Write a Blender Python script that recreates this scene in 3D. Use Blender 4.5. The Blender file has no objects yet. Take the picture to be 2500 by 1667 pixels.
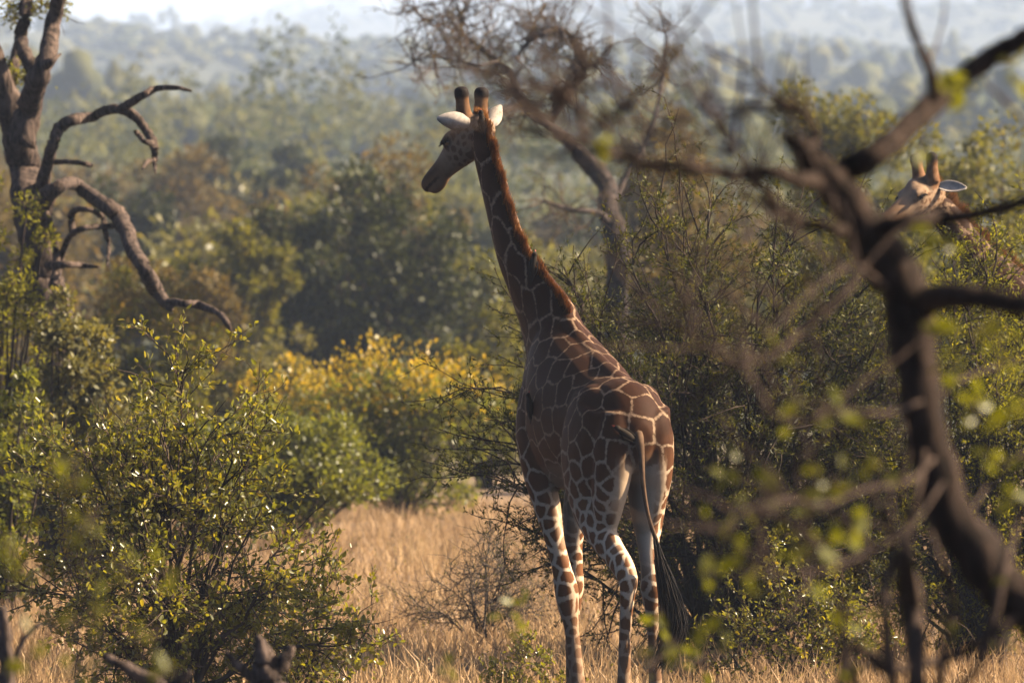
import bpy, math, random
import numpy as np
from mathutils import Vector, Matrix

# ------------------------------------------------------------------ camera, sky, sun, exposure
scene = bpy.context.scene
col = scene.collection
CZ, HY, K = 3.0, 773.0, 7.5e-5          # eye height, horizon row, metres per photo pixel per metre of distance
cam_data = bpy.data.cameras.new('camera')
cam = bpy.data.objects.new('camera', cam_data)
col.objects.link(cam)
cam_data.sensor_width = 36.0
cam_data.lens = 192.0
cam_data.clip_start = 0.5
cam_data.clip_end = 16000.0
cam.location = (0, 0, CZ)
cam.rotation_euler = (math.radians(90) - (833.5 - HY) * K, 0, 0)
cam_data.dof.use_dof = True
cam_data.dof.focus_distance = 40.6
cam_data.dof.aperture_fstop = 3.1
scene.camera = cam

SUN_EL, SUN_AZ = math.radians(34), math.radians(83)      # azimuth clockwise from the view direction
world = bpy.data.worlds.new('World')
scene.world = world
world.use_nodes = True
wn = world.node_tree.nodes
sky = wn.new('ShaderNodeTexSky')
sky.sky_type = 'NISHITA'
sky.sun_disc = False
sky.sun_elevation = SUN_EL
sky.sun_rotation = SUN_AZ
sky.dust_density = 2.6
sky.air_density = 0.45
bg = wn['Background']
bg.inputs['Strength'].default_value = 0.05
world.node_tree.links.new(sky.outputs['Color'], bg.inputs['Color'])

sun_data = bpy.data.lights.new('sun', 'SUN')
sun_data.energy = 5.0
sun_data.angle = math.radians(0.5)
sun_data.color = (1.0, 0.81, 0.56)
sun = bpy.data.objects.new('sun', sun_data)
col.objects.link(sun)
sdir = Vector((math.sin(SUN_AZ) * math.cos(SUN_EL), math.cos(SUN_AZ) * math.cos(SUN_EL), math.sin(SUN_EL)))
sun.rotation_euler = sdir.to_track_quat('Z', 'Y').to_euler()

vs = scene.view_settings
vs.view_transform = 'Standard'
vs.look = 'None'
vs.exposure = 2.1
vs.gamma = 1.0
vs.use_curve_mapping = False
scene.cycles.use_denoising = True
scene.cycles.max_bounces = 5
scene.cycles.diffuse_bounces = 0
scene.cycles.glossy_bounces = 2
scene.cycles.transmission_bounces = 4
scene.cycles.volume_bounces = 1
scene.cycles.transparent_max_bounces = 4
scene.cycles.caustics_reflective = False
scene.cycles.caustics_refractive = False


def at(px, py, d):
    """point of the place seen in the photograph at (px, py), d metres out"""
    return np.array([(px - 1250) * K * d, d, CZ + (HY - py) * K * d])


# ------------------------------------------------------------------ helpers
def tag(o, label=None, cat=None, group=None, kind=None):
    if label: o['label'] = label
    if cat: o['category'] = cat
    if group: o['group'] = group
    if kind: o['kind'] = kind
    return o


def empty(name, loc=(0, 0, 0), rz=0.0):
    o = bpy.data.objects.new(name, None)
    o.empty_display_size = 0.2
    o.location = loc
    o.rotation_euler = (0, 0, rz)
    col.objects.link(o)
    return o


def make_mesh(name, V, faces, mat, smooth=False, attrs=None):
    V = np.asarray(V, dtype=np.float32)
    if not isinstance(faces, list):
        faces = [faces]
    faces = [np.asarray(f, dtype=np.int32) for f in faces if len(f)]
    me = bpy.data.meshes.new(name)
    me.vertices.add(len(V))
    me.vertices.foreach_set('co', V.ravel())
    idx = np.concatenate([f.ravel() for f in faces])
    tot = np.concatenate([np.full(len(f), f.shape[1], np.int32) for f in faces])
    start = np.concatenate([[0], np.cumsum(tot)[:-1]]).astype(np.int32)
    me.loops.add(len(idx))
    me.loops.foreach_set('vertex_index', idx)
    me.polygons.add(len(tot))
    me.polygons.foreach_set('loop_start', start)
    me.polygons.foreach_set('loop_total', tot)
    if smooth:
        me.polygons.foreach_set('use_smooth', np.ones(len(tot), bool))
    for k, a in (attrs or {}).items():
        at_ = me.attributes.new(k, 'FLOAT', 'POINT')
        at_.data.foreach_set('value', np.asarray(a, np.float32))
    me.materials.append(mat)
    me.update(calc_edges=True)
    return me


def link(name, me, parent=None, loc=None, kind=None):
    o = bpy.data.objects.new(name, me)
    col.objects.link(o)
    if parent is not None:
        o.parent = parent
    if loc is not None:
        o.location = loc
    if kind:
        o['kind'] = kind
    return o


def obj(name, V, faces, mat, parent=None, smooth=False, attrs=None, kind=None, loc=None):
    return link(name, make_mesh(name, V, faces, mat, smooth, attrs), parent, loc, kind)


def norm(v):
    v = np.asarray(v, float)
    return v / np.maximum(np.linalg.norm(v, axis=-1, keepdims=True), 1e-9)


def join(parts):
    V, F, n = [], [], 0
    for v, f in parts:
        if len(v) == 0: continue
        V.append(v); F.append(np.asarray(f) + n); n += len(v)
    return np.concatenate(V), np.concatenate(F)


def tubes(P, R, sides=4):
    """P (N,n,3) centre lines, R (N,n) radii -> quads"""
    N, n, _ = P.shape
    T = np.empty_like(P)
    T[:, 1:-1] = P[:, 2:] - P[:, :-2]
    T[:, 0] = P[:, 1] - P[:, 0]
    T[:, -1] = P[:, -1] - P[:, -2]
    T = norm(T)
    ref = np.where(np.abs(norm(P[:, -1] - P[:, 0])[:, None, 2:3]) > 0.8, np.array([1.0, 0.3, 0]), np.array([0.1, 0.05, 1.0]))
    A = norm(np.cross(T, ref))
    B = np.cross(T, A)
    th = np.arange(sides) * 2 * np.pi / sides
    V = P[:, :, None] + R[:, :, None, None] * (np.cos(th)[None, None, :, None] * A[:, :, None] + np.sin(th)[None, None, :, None] * B[:, :, None])
    base = np.arange(N)[:, None, None] * (n * sides)
    i = np.arange(n - 1)[None, :, None] * sides
    k = np.arange(sides)[None, None, :]
    k2 = (k + 1) % sides
    F = np.stack([base + i + k, base + i + k2, base + i + sides + k2, base + i + sides + k], -1).reshape(-1, 4)
    return V.reshape(-1, 3), F


def catmull(P, sub):
    P = np.asarray(P, float)
    if len(P) < 3 or sub < 2:
        return P
    Q = np.vstack([2 * P[0] - P[1], P, 2 * P[-1] - P[-2]])
    out = []
    for i in range(1, len(Q) - 2):
        p0, p1, p2, p3 = Q[i - 1:i + 3]
        t = np.linspace(0, 1, sub, endpoint=False)[:, None]
        out.append(0.5 * (2 * p1 + (p2 - p0) * t + (2 * p0 - 5 * p1 + 4 * p2 - p3) * t ** 2 + (3 * p1 - p0 - 3 * p2 + p3) * t ** 3))
    out.append(P[-1:])
    return np.vstack(out)


def limb(P, R, rng, sides=10, sub=5, rough=0.09, wob=0.25):
    """a gnarled tapered branch, closed at both ends"""
    D = catmull(np.column_stack([np.asarray(P, float), np.asarray(R, float)]), sub)
    C, r = D[:, :3], np.maximum(D[:, 3], 0.001)
    C = C + rng.normal(0, 1, C.shape) * r[:, None] * wob * 0.35
    n = len(C)
    V, F = tubes(C[None], np.ones((1, n)), sides)
    V = V.reshape(n, sides, 3)
    k = 1 + rng.normal(0, rough, (n, sides)) + rng.normal(0, rough, (1, sides)) + rng.normal(0, rough * 0.6, (n, 1))
    V = C[:, None] + (V - C[:, None]) * (r[:, None] * k)[..., None]
    V = np.concatenate([np.repeat(C[:1, None], sides, 1), V, np.repeat(C[-1:, None], sides, 1)])
    n += 2
    i = np.arange(n - 1)[:, None] * sides
    kk = np.arange(sides)[None]
    F = np.stack([i + kk, i + (kk + 1) % sides, i + sides + (kk + 1) % sides, i + sides + kk], -1).reshape(-1, 4)
    return V.reshape(-1, 3), F


LEAF6 = (np.array([(0, 0, 0), (.32, .27, .07), (.72, .22, .05), (1, 0, -.08), (.72, -.22, .05), (.32, -.27, .07)]), np.array([(0, 1, 2, 3), (0, 3, 4, 5)]))
LEAF4 = (np.array([(0, 0, 0), (.5, .3, .07), (1, 0, -.04), (.5, -.3, .07)]), np.array([(0, 1, 2, 3)]))
NARROW = (np.array([(0, 0, 0), (.45, .16, .04), (1, 0, -.08), (.45, -.16, .04)]), np.array([(0, 1, 2, 3)]))


def leaves(pos, axis, size, rng, shape=LEAF4, flat=0.0):
    N = len(pos)
    axis = norm(axis)
    up = rng.normal(0, 1, (N, 3))
    up[:, 2] += flat
    side = norm(np.cross(axis, up))
    nrm = np.cross(side, axis)
    T, F = shape
    V = pos[:, None] + size[:, None, None] * (T[None, :, :1] * axis[:, None] + T[None, :, 1:2] * side[:, None] + T[None, :, 2:] * nrm[:, None])
    FF = (F[None] + (np.arange(N) * len(T))[:, None, None]).reshape(-1, F.shape[1])
    return V.reshape(-1, 3), FF


# ------------------------------------------------------------------ materials
def new_mat(name):
    m = bpy.data.materials.new(name)
    m.use_nodes = True
    nt = m.node_tree
    return m, nt, nt.nodes['Principled BSDF'], nt.nodes['Material Output']


def ramp(nt, stops, interp='LINEAR'):
    r = nt.nodes.new('ShaderNodeValToRGB')
    r.color_ramp.interpolation = interp
    el = r.color_ramp.elements
    while len(el) > 1: el.remove(el[-1])
    el[0].position = stops[0][0]; el[0].color = (*stops[0][1], 1)
    for p, c in stops[1:]:
        e = el.new(p); e.color = (*c, 1)
    return r


def noise(nt, scale, detail=3.0, rough=0.55, coord='Object', vec=None):
    n = nt.nodes.new('ShaderNodeTexNoise')
    n.inputs['Scale'].default_value = scale
    n.inputs['Detail'].default_value = detail
    n.inputs['Roughness'].default_value = rough
    if vec is None:
        tc = nt.nodes.new('ShaderNodeTexCoord')
        vec = tc.outputs[coord]
    nt.links.new(vec, n.inputs['Vector'])
    return n


def math_node(nt, op, a, b=None):
    n = nt.nodes.new('ShaderNodeMath'); n.operation = op
    for i, v in enumerate((a, b)):
        if v is None: continue
        if isinstance(v, (int, float)): n.inputs[i].default_value = v
        else: nt.links.new(v, n.inputs[i])
    return n.outputs[0]


def leaf_mat(name, cols, rough=0.5, transl=0.4, tcol=None, clump=2.0, spec=0.5, per=.62):
    """foliage: colour varies leaf by leaf and spray by spray; light passes through the blades"""
    m, nt, bs, out = new_mat(name)
    geo = nt.nodes.new('ShaderNodeNewGeometry')
    nz = noise(nt, clump, 2.0)
    f = math_node(nt, 'ADD', math_node(nt, 'MULTIPLY', geo.outputs['Random Per Island'], per), math_node(nt, 'MULTIPLY', math_node(nt, 'SUBTRACT', nz.outputs['Fac'], 0.28), 0.85))
    r = ramp(nt, [(i / (len(cols) - 1), c) for i, c in enumerate(cols)])
    nt.links.new(f, r.inputs['Fac'])
    nt.links.new(r.outputs['Color'], bs.inputs['Base Color'])
    bs.inputs['Roughness'].default_value = rough
    bs.inputs['Specular IOR Level'].default_value = spec
    tr = nt.nodes.new('ShaderNodeBsdfTranslucent')
    mx = nt.nodes.new('ShaderNodeMix'); mx.data_type = 'RGBA'; mx.blend_type = 'MULTIPLY'
    mx.inputs['Factor'].default_value = 1.0
    nt.links.new(r.outputs['Color'], mx.inputs['A'])
    mx.inputs['B'].default_value = (*(tcol or (1.9, 1.8, 0.7)), 1)
    nt.links.new(mx.outputs['Result'], tr.inputs['Color'])
    ms = nt.nodes.new('ShaderNodeMixShader')
    ms.inputs['Fac'].default_value = transl
    nt.links.new(bs.outputs[0], ms.inputs[1])
    nt.links.new(tr.outputs[0], ms.inputs[2])
    nt.links.new(ms.outputs[0], out.inputs['Surface'])
    return m


def bark_mat(name, c1, c2, scale=14.0, rough=0.9, bump=0.6):
    m, nt, bs, out = new_mat(name)
    tc = nt.nodes.new('ShaderNodeTexCoord')
    mp = nt.nodes.new('ShaderNodeMapping')
    mp.inputs['Scale'].default_value = (1, 1, 0.22)
    nt.links.new(tc.outputs['Object'], mp.inputs['Vector'])
    n1 = noise(nt, scale, 5.0, 0.65, vec=mp.outputs['Vector'])
    r = ramp(nt, [(0.36, c1), (0.52, tuple(.45 * a + .55 * b for a, b in zip(c1, c2))), (0.64, c2)])
    nt.links.new(n1.outputs['Fac'], r.inputs['Fac'])
    nt.links.new(r.outputs['Color'], bs.inputs['Base Color'])
    bs.inputs['Roughness'].default_value = rough
    bs.inputs['Specular IOR Level'].default_value = .12
    bp = nt.nodes.new('ShaderNodeBump')
    bp.inputs['Strength'].default_value = bump
    bp.inputs['Distance'].default_value = 0.05
    nt.links.new(n1.outputs['Fac'], bp.inputs['Height'])
    nt.links.new(bp.outputs[0], bs.inputs['Normal'])
    return m


M = {}
M['bark_dead'] = bark_mat('bark_dead', (0.010, 0.0075, 0.007), (0.16, 0.115, 0.095), 17, bump=1.0)
M['bark_bare'] = bark_mat('bark_bare', (0.016, 0.013, 0.013), (0.085, 0.064, 0.056), 6)
M['bark_fore'] = bark_mat('bark_fore', (0.007, 0.005, 0.0045), (0.055, 0.036, 0.028), 30)
M['bark_pale'] = bark_mat('bark_pale', (0.03, 0.021, 0.018), (0.12, 0.084, 0.068), 40)
M['twig'] = bark_mat('twig', (0.012, 0.009, 0.007), (0.08, 0.056, 0.044), 6, bump=0.2)
M['twig_grey'] = bark_mat('twig_grey', (0.025, 0.019, 0.016), (0.15, 0.12, 0.1), 5, bump=0.2)
M['twig_brown'] = bark_mat('twig_brown', (0.03, 0.021, 0.016), (0.13, 0.09, 0.065), 3, bump=0.2)
M['thorn_leaf'] = leaf_mat('thorn_leaf', [(.016, .018, .004), (.032, .036, .006), (.08, .082, .010), (.18, .155, .015)], .55, .34, clump=1.6, spec=.25)
M['thorn_leaf_bright'] = leaf_mat('thorn_leaf_bright', [(.06, .062, .01), (.11, .112, .012), (.18, .175, .016), (.25, .205, .018)], .55, .48, clump=1.3, spec=.25)
M['gloss_leaf'] = leaf_mat('gloss_leaf', [(.065, .068, .012), (.11, .112, .015), (.18, .165, .018), (.27, .185, .018)], .3, .48, clump=2.0, spec=.75)
M['lush_leaf'] = leaf_mat('lush_leaf', [(.05, .058, .010), (.09, .1, .014), (.155, .16, .02), (.23, .205, .024)], .38, .42, clump=1.2, spec=.45)
M['yellow_leaf'] = leaf_mat('yellow_leaf', [(.04, .045, .009), (.08, .082, .013), (.22, .18, .015), (.36, .225, .015)], .42, .42, clump=1.0, spec=.4)
M['dark_leaf'] = leaf_mat('dark_leaf', [(.007, .010, .003), (.016, .021, .005), (.045, .052, .008), (.12, .12, .015)], .5, .2, clump=.9, spec=.25)
M['olive_leaf'] = leaf_mat('olive_leaf', [(.05, .052, .012), (.09, .09, .016), (.145, .135, .022), (.21, .16, .028)], .5, .4, clump=.8, spec=.25)
M['grey_leaf'] = leaf_mat('grey_leaf', [(.07, .068, .026), (.11, .106, .036), (.165, .152, .046), (.22, .18, .05)], .45, .38, clump=1.0, tcol=(1.6, 1.45, .7), spec=.4)
M['rust_leaf'] = leaf_mat('rust_leaf', [(.06, .05, .02), (.10, .08, .028), (.145, .108, .036), (.2, .13, .04)], .6, .38, clump=.6, tcol=(1.5, 1.3, .6), spec=.2)
M['fore_leaf'] = leaf_mat('fore_leaf', [(.045, .058, .006), (.08, .095, .008), (.15, .145, .01), (.26, .165, .01)], .4, .45, clump=3.0, spec=.35)
M['far_leaf'] = leaf_mat('far_leaf', [(.07, .076, .026), (.11, .108, .032), (.16, .145, .042), (.21, .165, .055)], .7, .3, clump=.05, spec=.1, per=.3)
M['far_leaf_b'] = leaf_mat('far_leaf_b', [(.035, .046, .018), (.06, .07, .022), (.11, .108, .032), (.16, .13, .048)], .7, .3, clump=.02, spec=.1, per=.3)


M['gold_leaf'] = leaf_mat('gold_leaf', [(.16, .14, .016), (.26, .2, .018), (.36, .24, .018), (.46, .27, .02)], .42, .42, clump=2.0, spec=.4)


def grass_mat():
    m, nt, bs, out = new_mat('dry_grass')
    geo = nt.nodes.new('ShaderNodeNewGeometry')
    nz = noise(nt, 0.5, 3.0)
    f = math_node(nt, 'ADD', math_node(nt, 'MULTIPLY', geo.outputs['Random Per Island'], .6), math_node(nt, 'MULTIPLY', math_node(nt, 'SUBTRACT', nz.outputs['Fac'], .28), .8))
    r = ramp(nt, [(0, (.24, .135, .06)), (.4, (.5, .31, .15)), (.75, (.64, .42, .21)), (1, (.38, .28, .09))])
    nt.links.new(f, r.inputs['Fac'])
    nt.links.new(r.outputs['Color'], bs.inputs['Base Color'])
    bs.inputs['Roughness'].default_value = .6
    tr = nt.nodes.new('ShaderNodeBsdfTranslucent')
    nt.links.new(r.outputs['Color'], tr.inputs['Color'])
    ms = nt.nodes.new('ShaderNodeMixShader'); ms.inputs['Fac'].default_value = .35
    nt.links.new(bs.outputs[0], ms.inputs[1]); nt.links.new(tr.outputs[0], ms.inputs[2])
    nt.links.new(ms.outputs[0], out.inputs['Surface'])
    return m


M['grass'] = grass_mat()


def ground_mat():
    m, nt, bs, out = new_mat('bush_ground')
    n1 = noise(nt, .25, 6.0, .65)
    n2 = noise(nt, 6.0, 5.0, .7)
    f = math_node(nt, 'ADD', math_node(nt, 'MULTIPLY', n1.outputs['Fac'], .55), math_node(nt, 'MULTIPLY', n2.outputs['Fac'], .45))
    r = ramp(nt, [(.3, (.1, .062, .036)), (.5, (.21, .135, .078)), (.7, (.33, .215, .125))])
    nt.links.new(f, r.inputs['Fac'])
    nt.links.new(r.outputs['Color'], bs.inputs['Base Color'])
    geo = nt.nodes.new('ShaderNodeNewGeometry')
    sx = nt.nodes.new('ShaderNodeSeparateXYZ'); nt.links.new(geo.outputs['Position'], sx.inputs[0])
    mr = nt.nodes.new('ShaderNodeMapRange'); mr.inputs['From Min'].default_value = 88; mr.inputs['From Max'].default_value = 135
    nt.links.new(sx.outputs['Y'], mr.inputs['Value'])
    n3 = noise(nt, .12, 5.0, .7)
    r3 = ramp(nt, [(.35, (.03, .038, .014)), (.55, (.06, .062, .024)), (.75, (.13, .095, .05))]); nt.links.new(n3.outputs['Fac'], r3.inputs['Fac'])
    mx = nt.nodes.new('ShaderNodeMix'); mx.data_type = 'RGBA'
    nt.links.new(mr.outputs[0], mx.inputs['Factor']); nt.links.new(r.outputs['Color'], mx.inputs['A']); nt.links.new(r3.outputs['Color'], mx.inputs['B'])
    nt.links.new(mx.outputs['Result'], bs.inputs['Base Color'])
    bs.inputs['Roughness'].default_value = .95
    bp = nt.nodes.new('ShaderNodeBump'); bp.inputs['Strength'].default_value = .7; bp.inputs['Distance'].default_value = .08
    nt.links.new(n2.outputs['Fac'], bp.inputs['Height']); nt.links.new(bp.outputs[0], bs.inputs['Normal'])
    return m


M['ground'] = ground_mat()


# ------------------------------------------------------------------ the land
HD = np.array([-100, 0, 120, 180, 250, 400, 800, 1400, 2500, 4000, 7000, 7300, 10000])
HZ = np.array([0, 0, 0, 1.2, 3.5, 10.5, 30, 59, 114, 195, 356, 362, 150])


def land(x, y):
    x = np.asarray(x, float); y = np.asarray(y, float)
    z = np.interp(y, HD, HZ)
    z = z * (1 + .0002 * np.clip(x, -1100, 1100))
    w = np.clip((y - 150) / 500, 0, 1)
    z = z + w * (3.2 * np.sin(x * .021 + y * .006) + 2.2 * np.sin(x * .047 - y * .013 + 1.7) + 1.6 * np.sin(y * .031 + x * .012))
    z = z + np.clip((y - 600) / 1500, 0, 1) * (.3 + y / 4000) * (19 * np.sin(y * .0046 + x * .003) + 8 * np.sin(x * .009 + y * .0015 + 1) + 4 * np.sin(x * .023))
    z = z + .05 * np.sin(x * .9 + 1) * np.sin(y * .7) * np.clip((y - 42) / 10, 0, 1)
    return z


xs = np.concatenate([np.linspace(-2400, -60, 50), np.linspace(-56, 56, 57), np.linspace(60, 2400, 50)])
ys = np.concatenate([np.linspace(-60, 20, 8), np.linspace(24, 140, 59), np.linspace(150, 10000, 110)])
X, Y = np.meshgrid(xs, ys)
GV = np.column_stack([X.ravel(), Y.ravel(), land(X, Y).ravel()])
nx, ny = len(xs), len(ys)
i = (np.arange(ny - 1)[:, None] * nx + np.arange(nx - 1)[None]).ravel()
obj('ground', GV, np.column_stack([i, i + 1, i + nx + 1, i + nx]), M['ground'], smooth=True, kind='structure')


def base_pt(px, d):
    x = (px - 1250) * K * d
    return np.array([x, d, float(land(x, d))])


# ------------------------------------------------------------------ giraffe
def coat_mat(name, dark=1.0):
    m, nt, bs, out = new_mat(name)
    def attr(k):
        a = nt.nodes.new('ShaderNodeAttribute'); a.attribute_name = k; return a.outputs['Fac']
    e, tone, pale, blk, gap, rust = (attr(k) for k in ('edge', 'tone', 'pale', 'black', 'gap', 'rust'))
    n1 = noise(nt, 34, 4.0, .68)
    n2 = noise(nt, 9, 3.0, .6)
    n3 = noise(nt, 180, 2.0, .6)
    e2 = math_node(nt, 'ADD', e, math_node(nt, 'MULTIPLY', math_node(nt, 'SUBTRACT', n1.outputs['Fac'], .5), .034))
    t = math_node(nt, 'DIVIDE', math_node(nt, 'ADD', math_node(nt, 'SUBTRACT', e2, gap), .0045), .009)
    cl = nt.nodes.new('ShaderNodeClamp'); nt.links.new(t, cl.inputs[0])
    p = math_node(nt, 'MULTIPLY', cl.outputs[0], math_node(nt, 'SUBTRACT', 1.0, pale))
    def mix(f, a, b):
        mx = nt.nodes.new('ShaderNodeMix'); mx.data_type = 'RGBA'
        for s, v in (('Factor', f), ('A', a), ('B', b)):
            if isinstance(v, tuple): mx.inputs[s].default_value = (*v, 1)
            elif isinstance(v, float): mx.inputs[s].default_value = v
            else: nt.links.new(v, mx.inputs[s])
        return mx.outputs['Result']
    patch = mix(tone, (.21, .088, .036), (.042, .0145, .0058))
    patch2 = mix(tone, (.12, .048, .02), (.021, .008, .0038))
    patch = mix(n2.outputs['Fac'], patch2, patch)
    light = mix(tone, (.68, .52, .37), (.26, .17, .108))
    c = mix(p, light, patch)
    c = mix(rust, c, (.15, .062, .022))
    c = mix(blk, c, (.018, .013, .012))
    hv = nt.nodes.new('ShaderNodeHueSaturation')
    nt.links.new(math_node(nt, 'ADD', math_node(nt, 'MULTIPLY', n3.outputs['Fac'], .5), .75), hv.inputs['Value'])
    nt.links.new(c, hv.inputs['Color'])
    nt.links.new(hv.outputs[0], bs.inputs['Base Color'])
    bs.inputs['Roughness'].default_value = .62
    bs.inputs['Specular IOR Level'].default_value = .06
    bs.inputs['Sheen Weight'].default_value = .02
    bs.inputs['Sheen Tint'].default_value = (1, .8, .6, 1)
    bp = nt.nodes.new('ShaderNodeBump'); bp.inputs['Strength'].default_value = .35; bp.inputs['Distance'].default_value = .006
    nt.links.new(n3.outputs['Fac'], bp.inputs['Height'])
    nt.links.new(bp.outputs[0], bs.inputs['Normal'])
    return m


def simple_mat(name, c, rough=.7, sheen=0.0, spec=.5):
    m, nt, bs, out = new_mat(name)
    n = noise(nt, 30, 3)
    r = ramp(nt, [(.3, tuple(x * .75 for x in c)), (.7, tuple(min(1, x * 1.2) for x in c))])
    nt.links.new(n.outputs['Fac'], r.inputs['Fac']); nt.links.new(r.outputs['Color'], bs.inputs['Base Color'])
    bs.inputs['Roughness'].default_value = rough
    bs.inputs['Sheen Weight'].default_value = sheen
    bs.inputs['Specular IOR Level'].default_value = spec
    return m


def hair_mat(name, c1, c2, transl=.3):
    m, nt, bs, out = new_mat(name)
    geo = nt.nodes.new('ShaderNodeNewGeometry')
    r = ramp(nt, [(0, c1), (1, c2)])
    nt.links.new(geo.outputs['Random Per Island'], r.inputs['Fac'])
    nt.links.new(r.outputs['Color'], bs.inputs['Base Color'])
    bs.inputs['Roughness'].default_value = .75
    bs.inputs['Specular IOR Level'].default_value = .12
    tr = nt.nodes.new('ShaderNodeBsdfTranslucent'); nt.links.new(r.outputs['Color'], tr.inputs['Color'])
    ms = nt.nodes.new('ShaderNodeMixShader'); ms.inputs['Fac'].default_value = transl
    nt.links.new(bs.outputs[0], ms.inputs[1]); nt.links.new(tr.outputs[0], ms.inputs[2])
    nt.links.new(ms.outputs[0], out.inputs['Surface'])
    return m


M['coat'] = coat_mat('giraffe_coat')
M['mane'] = hair_mat('mane_hair', (.18, .07, .02), (.62, .28, .085), .5)
M['tuft'] = hair_mat('tail_hair', (.005, .004, .004), (.02, .015, .013), .1)
M['ear'] = simple_mat('ear_fur', (.50, .43, .37), .8, .05, .1)
M['eye'] = simple_mat('eye', (.01, .007, .006), .08)
M['lash'] = simple_mat('lash', (.012, .01, .01), .6)
M['hoof'] = simple_mat('hoof', (.06, .045, .035), .5)
M['tailskin'] = simple_mat('tail_skin', (.11, .066, .04), .8, .0, .1)
M['bird_dark'] = simple_mat('bird_plumage', (.025, .018, .013), .8, 0, .1)
M['bird_buff'] = simple_mat('bird_breast', (.16, .1, .05), .8, 0, .1)
M['beak'] = simple_mat('bird_beak', (.32, .05, .02), .4)


class Loft:
    """closed tube of elliptical rings; remembers its centre line for colouring the coat"""
    def __init__(s, kind, rings, seg=18):
        # ring: centre, axis_a (vector, half length a), axis_b (vector)
        s.kind = kind
        s.C = np.array([r[0] for r in rings], float)
        A = np.array([r[1] for r in rings], float)
        B = np.array([r[2] for r in rings], float)
        s.R = (np.linalg.norm(A, axis=1) + np.linalg.norm(B, axis=1)) / 2
        D = catmull(np.column_stack([s.C, A, B]), 4)
        C, A, B = D[:, :3], D[:, 3:6], D[:, 6:]
        n = len(C)
        th = np.arange(seg) * 2 * np.pi / seg
        V = C[:, None] + np.cos(th)[None, :, None] * A[:, None] + np.sin(th)[None, :, None] * B[:, None]
        V = np.concatenate([np.repeat(C[:1, None], seg, 1), V, np.repeat(C[-1:, None], seg, 1)]).reshape(-1, 3)
        n += 2
        i = np.arange(n - 1)[:, None] * seg
        k = np.arange(seg)[None]
        F = np.stack([i + k, i + (k + 1) % seg, i + seg + (k + 1) % seg, i + seg + k], -1).reshape(-1, 4)
        s.V, s.F = V, F


def path_loft(kind, pts, ra, rb, side):
    """rings square to the path; ra along 'side', rb across it"""
    P = np.asarray(pts, float)
    T = np.empty_like(P); T[1:-1] = P[2:] - P[:-2]; T[0] = P[1] - P[0]; T[-1] = P[-1] - P[-2]
    T = norm(T)
    S = norm(np.asarray(side, float)[None] - T * (T @ np.asarray(side, float))[:, None])
    B = np.cross(T, S)
    return Loft(kind, [(P[i], S[i] * ra[i], B[i] * rb[i]) for i in range(len(P))])


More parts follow.
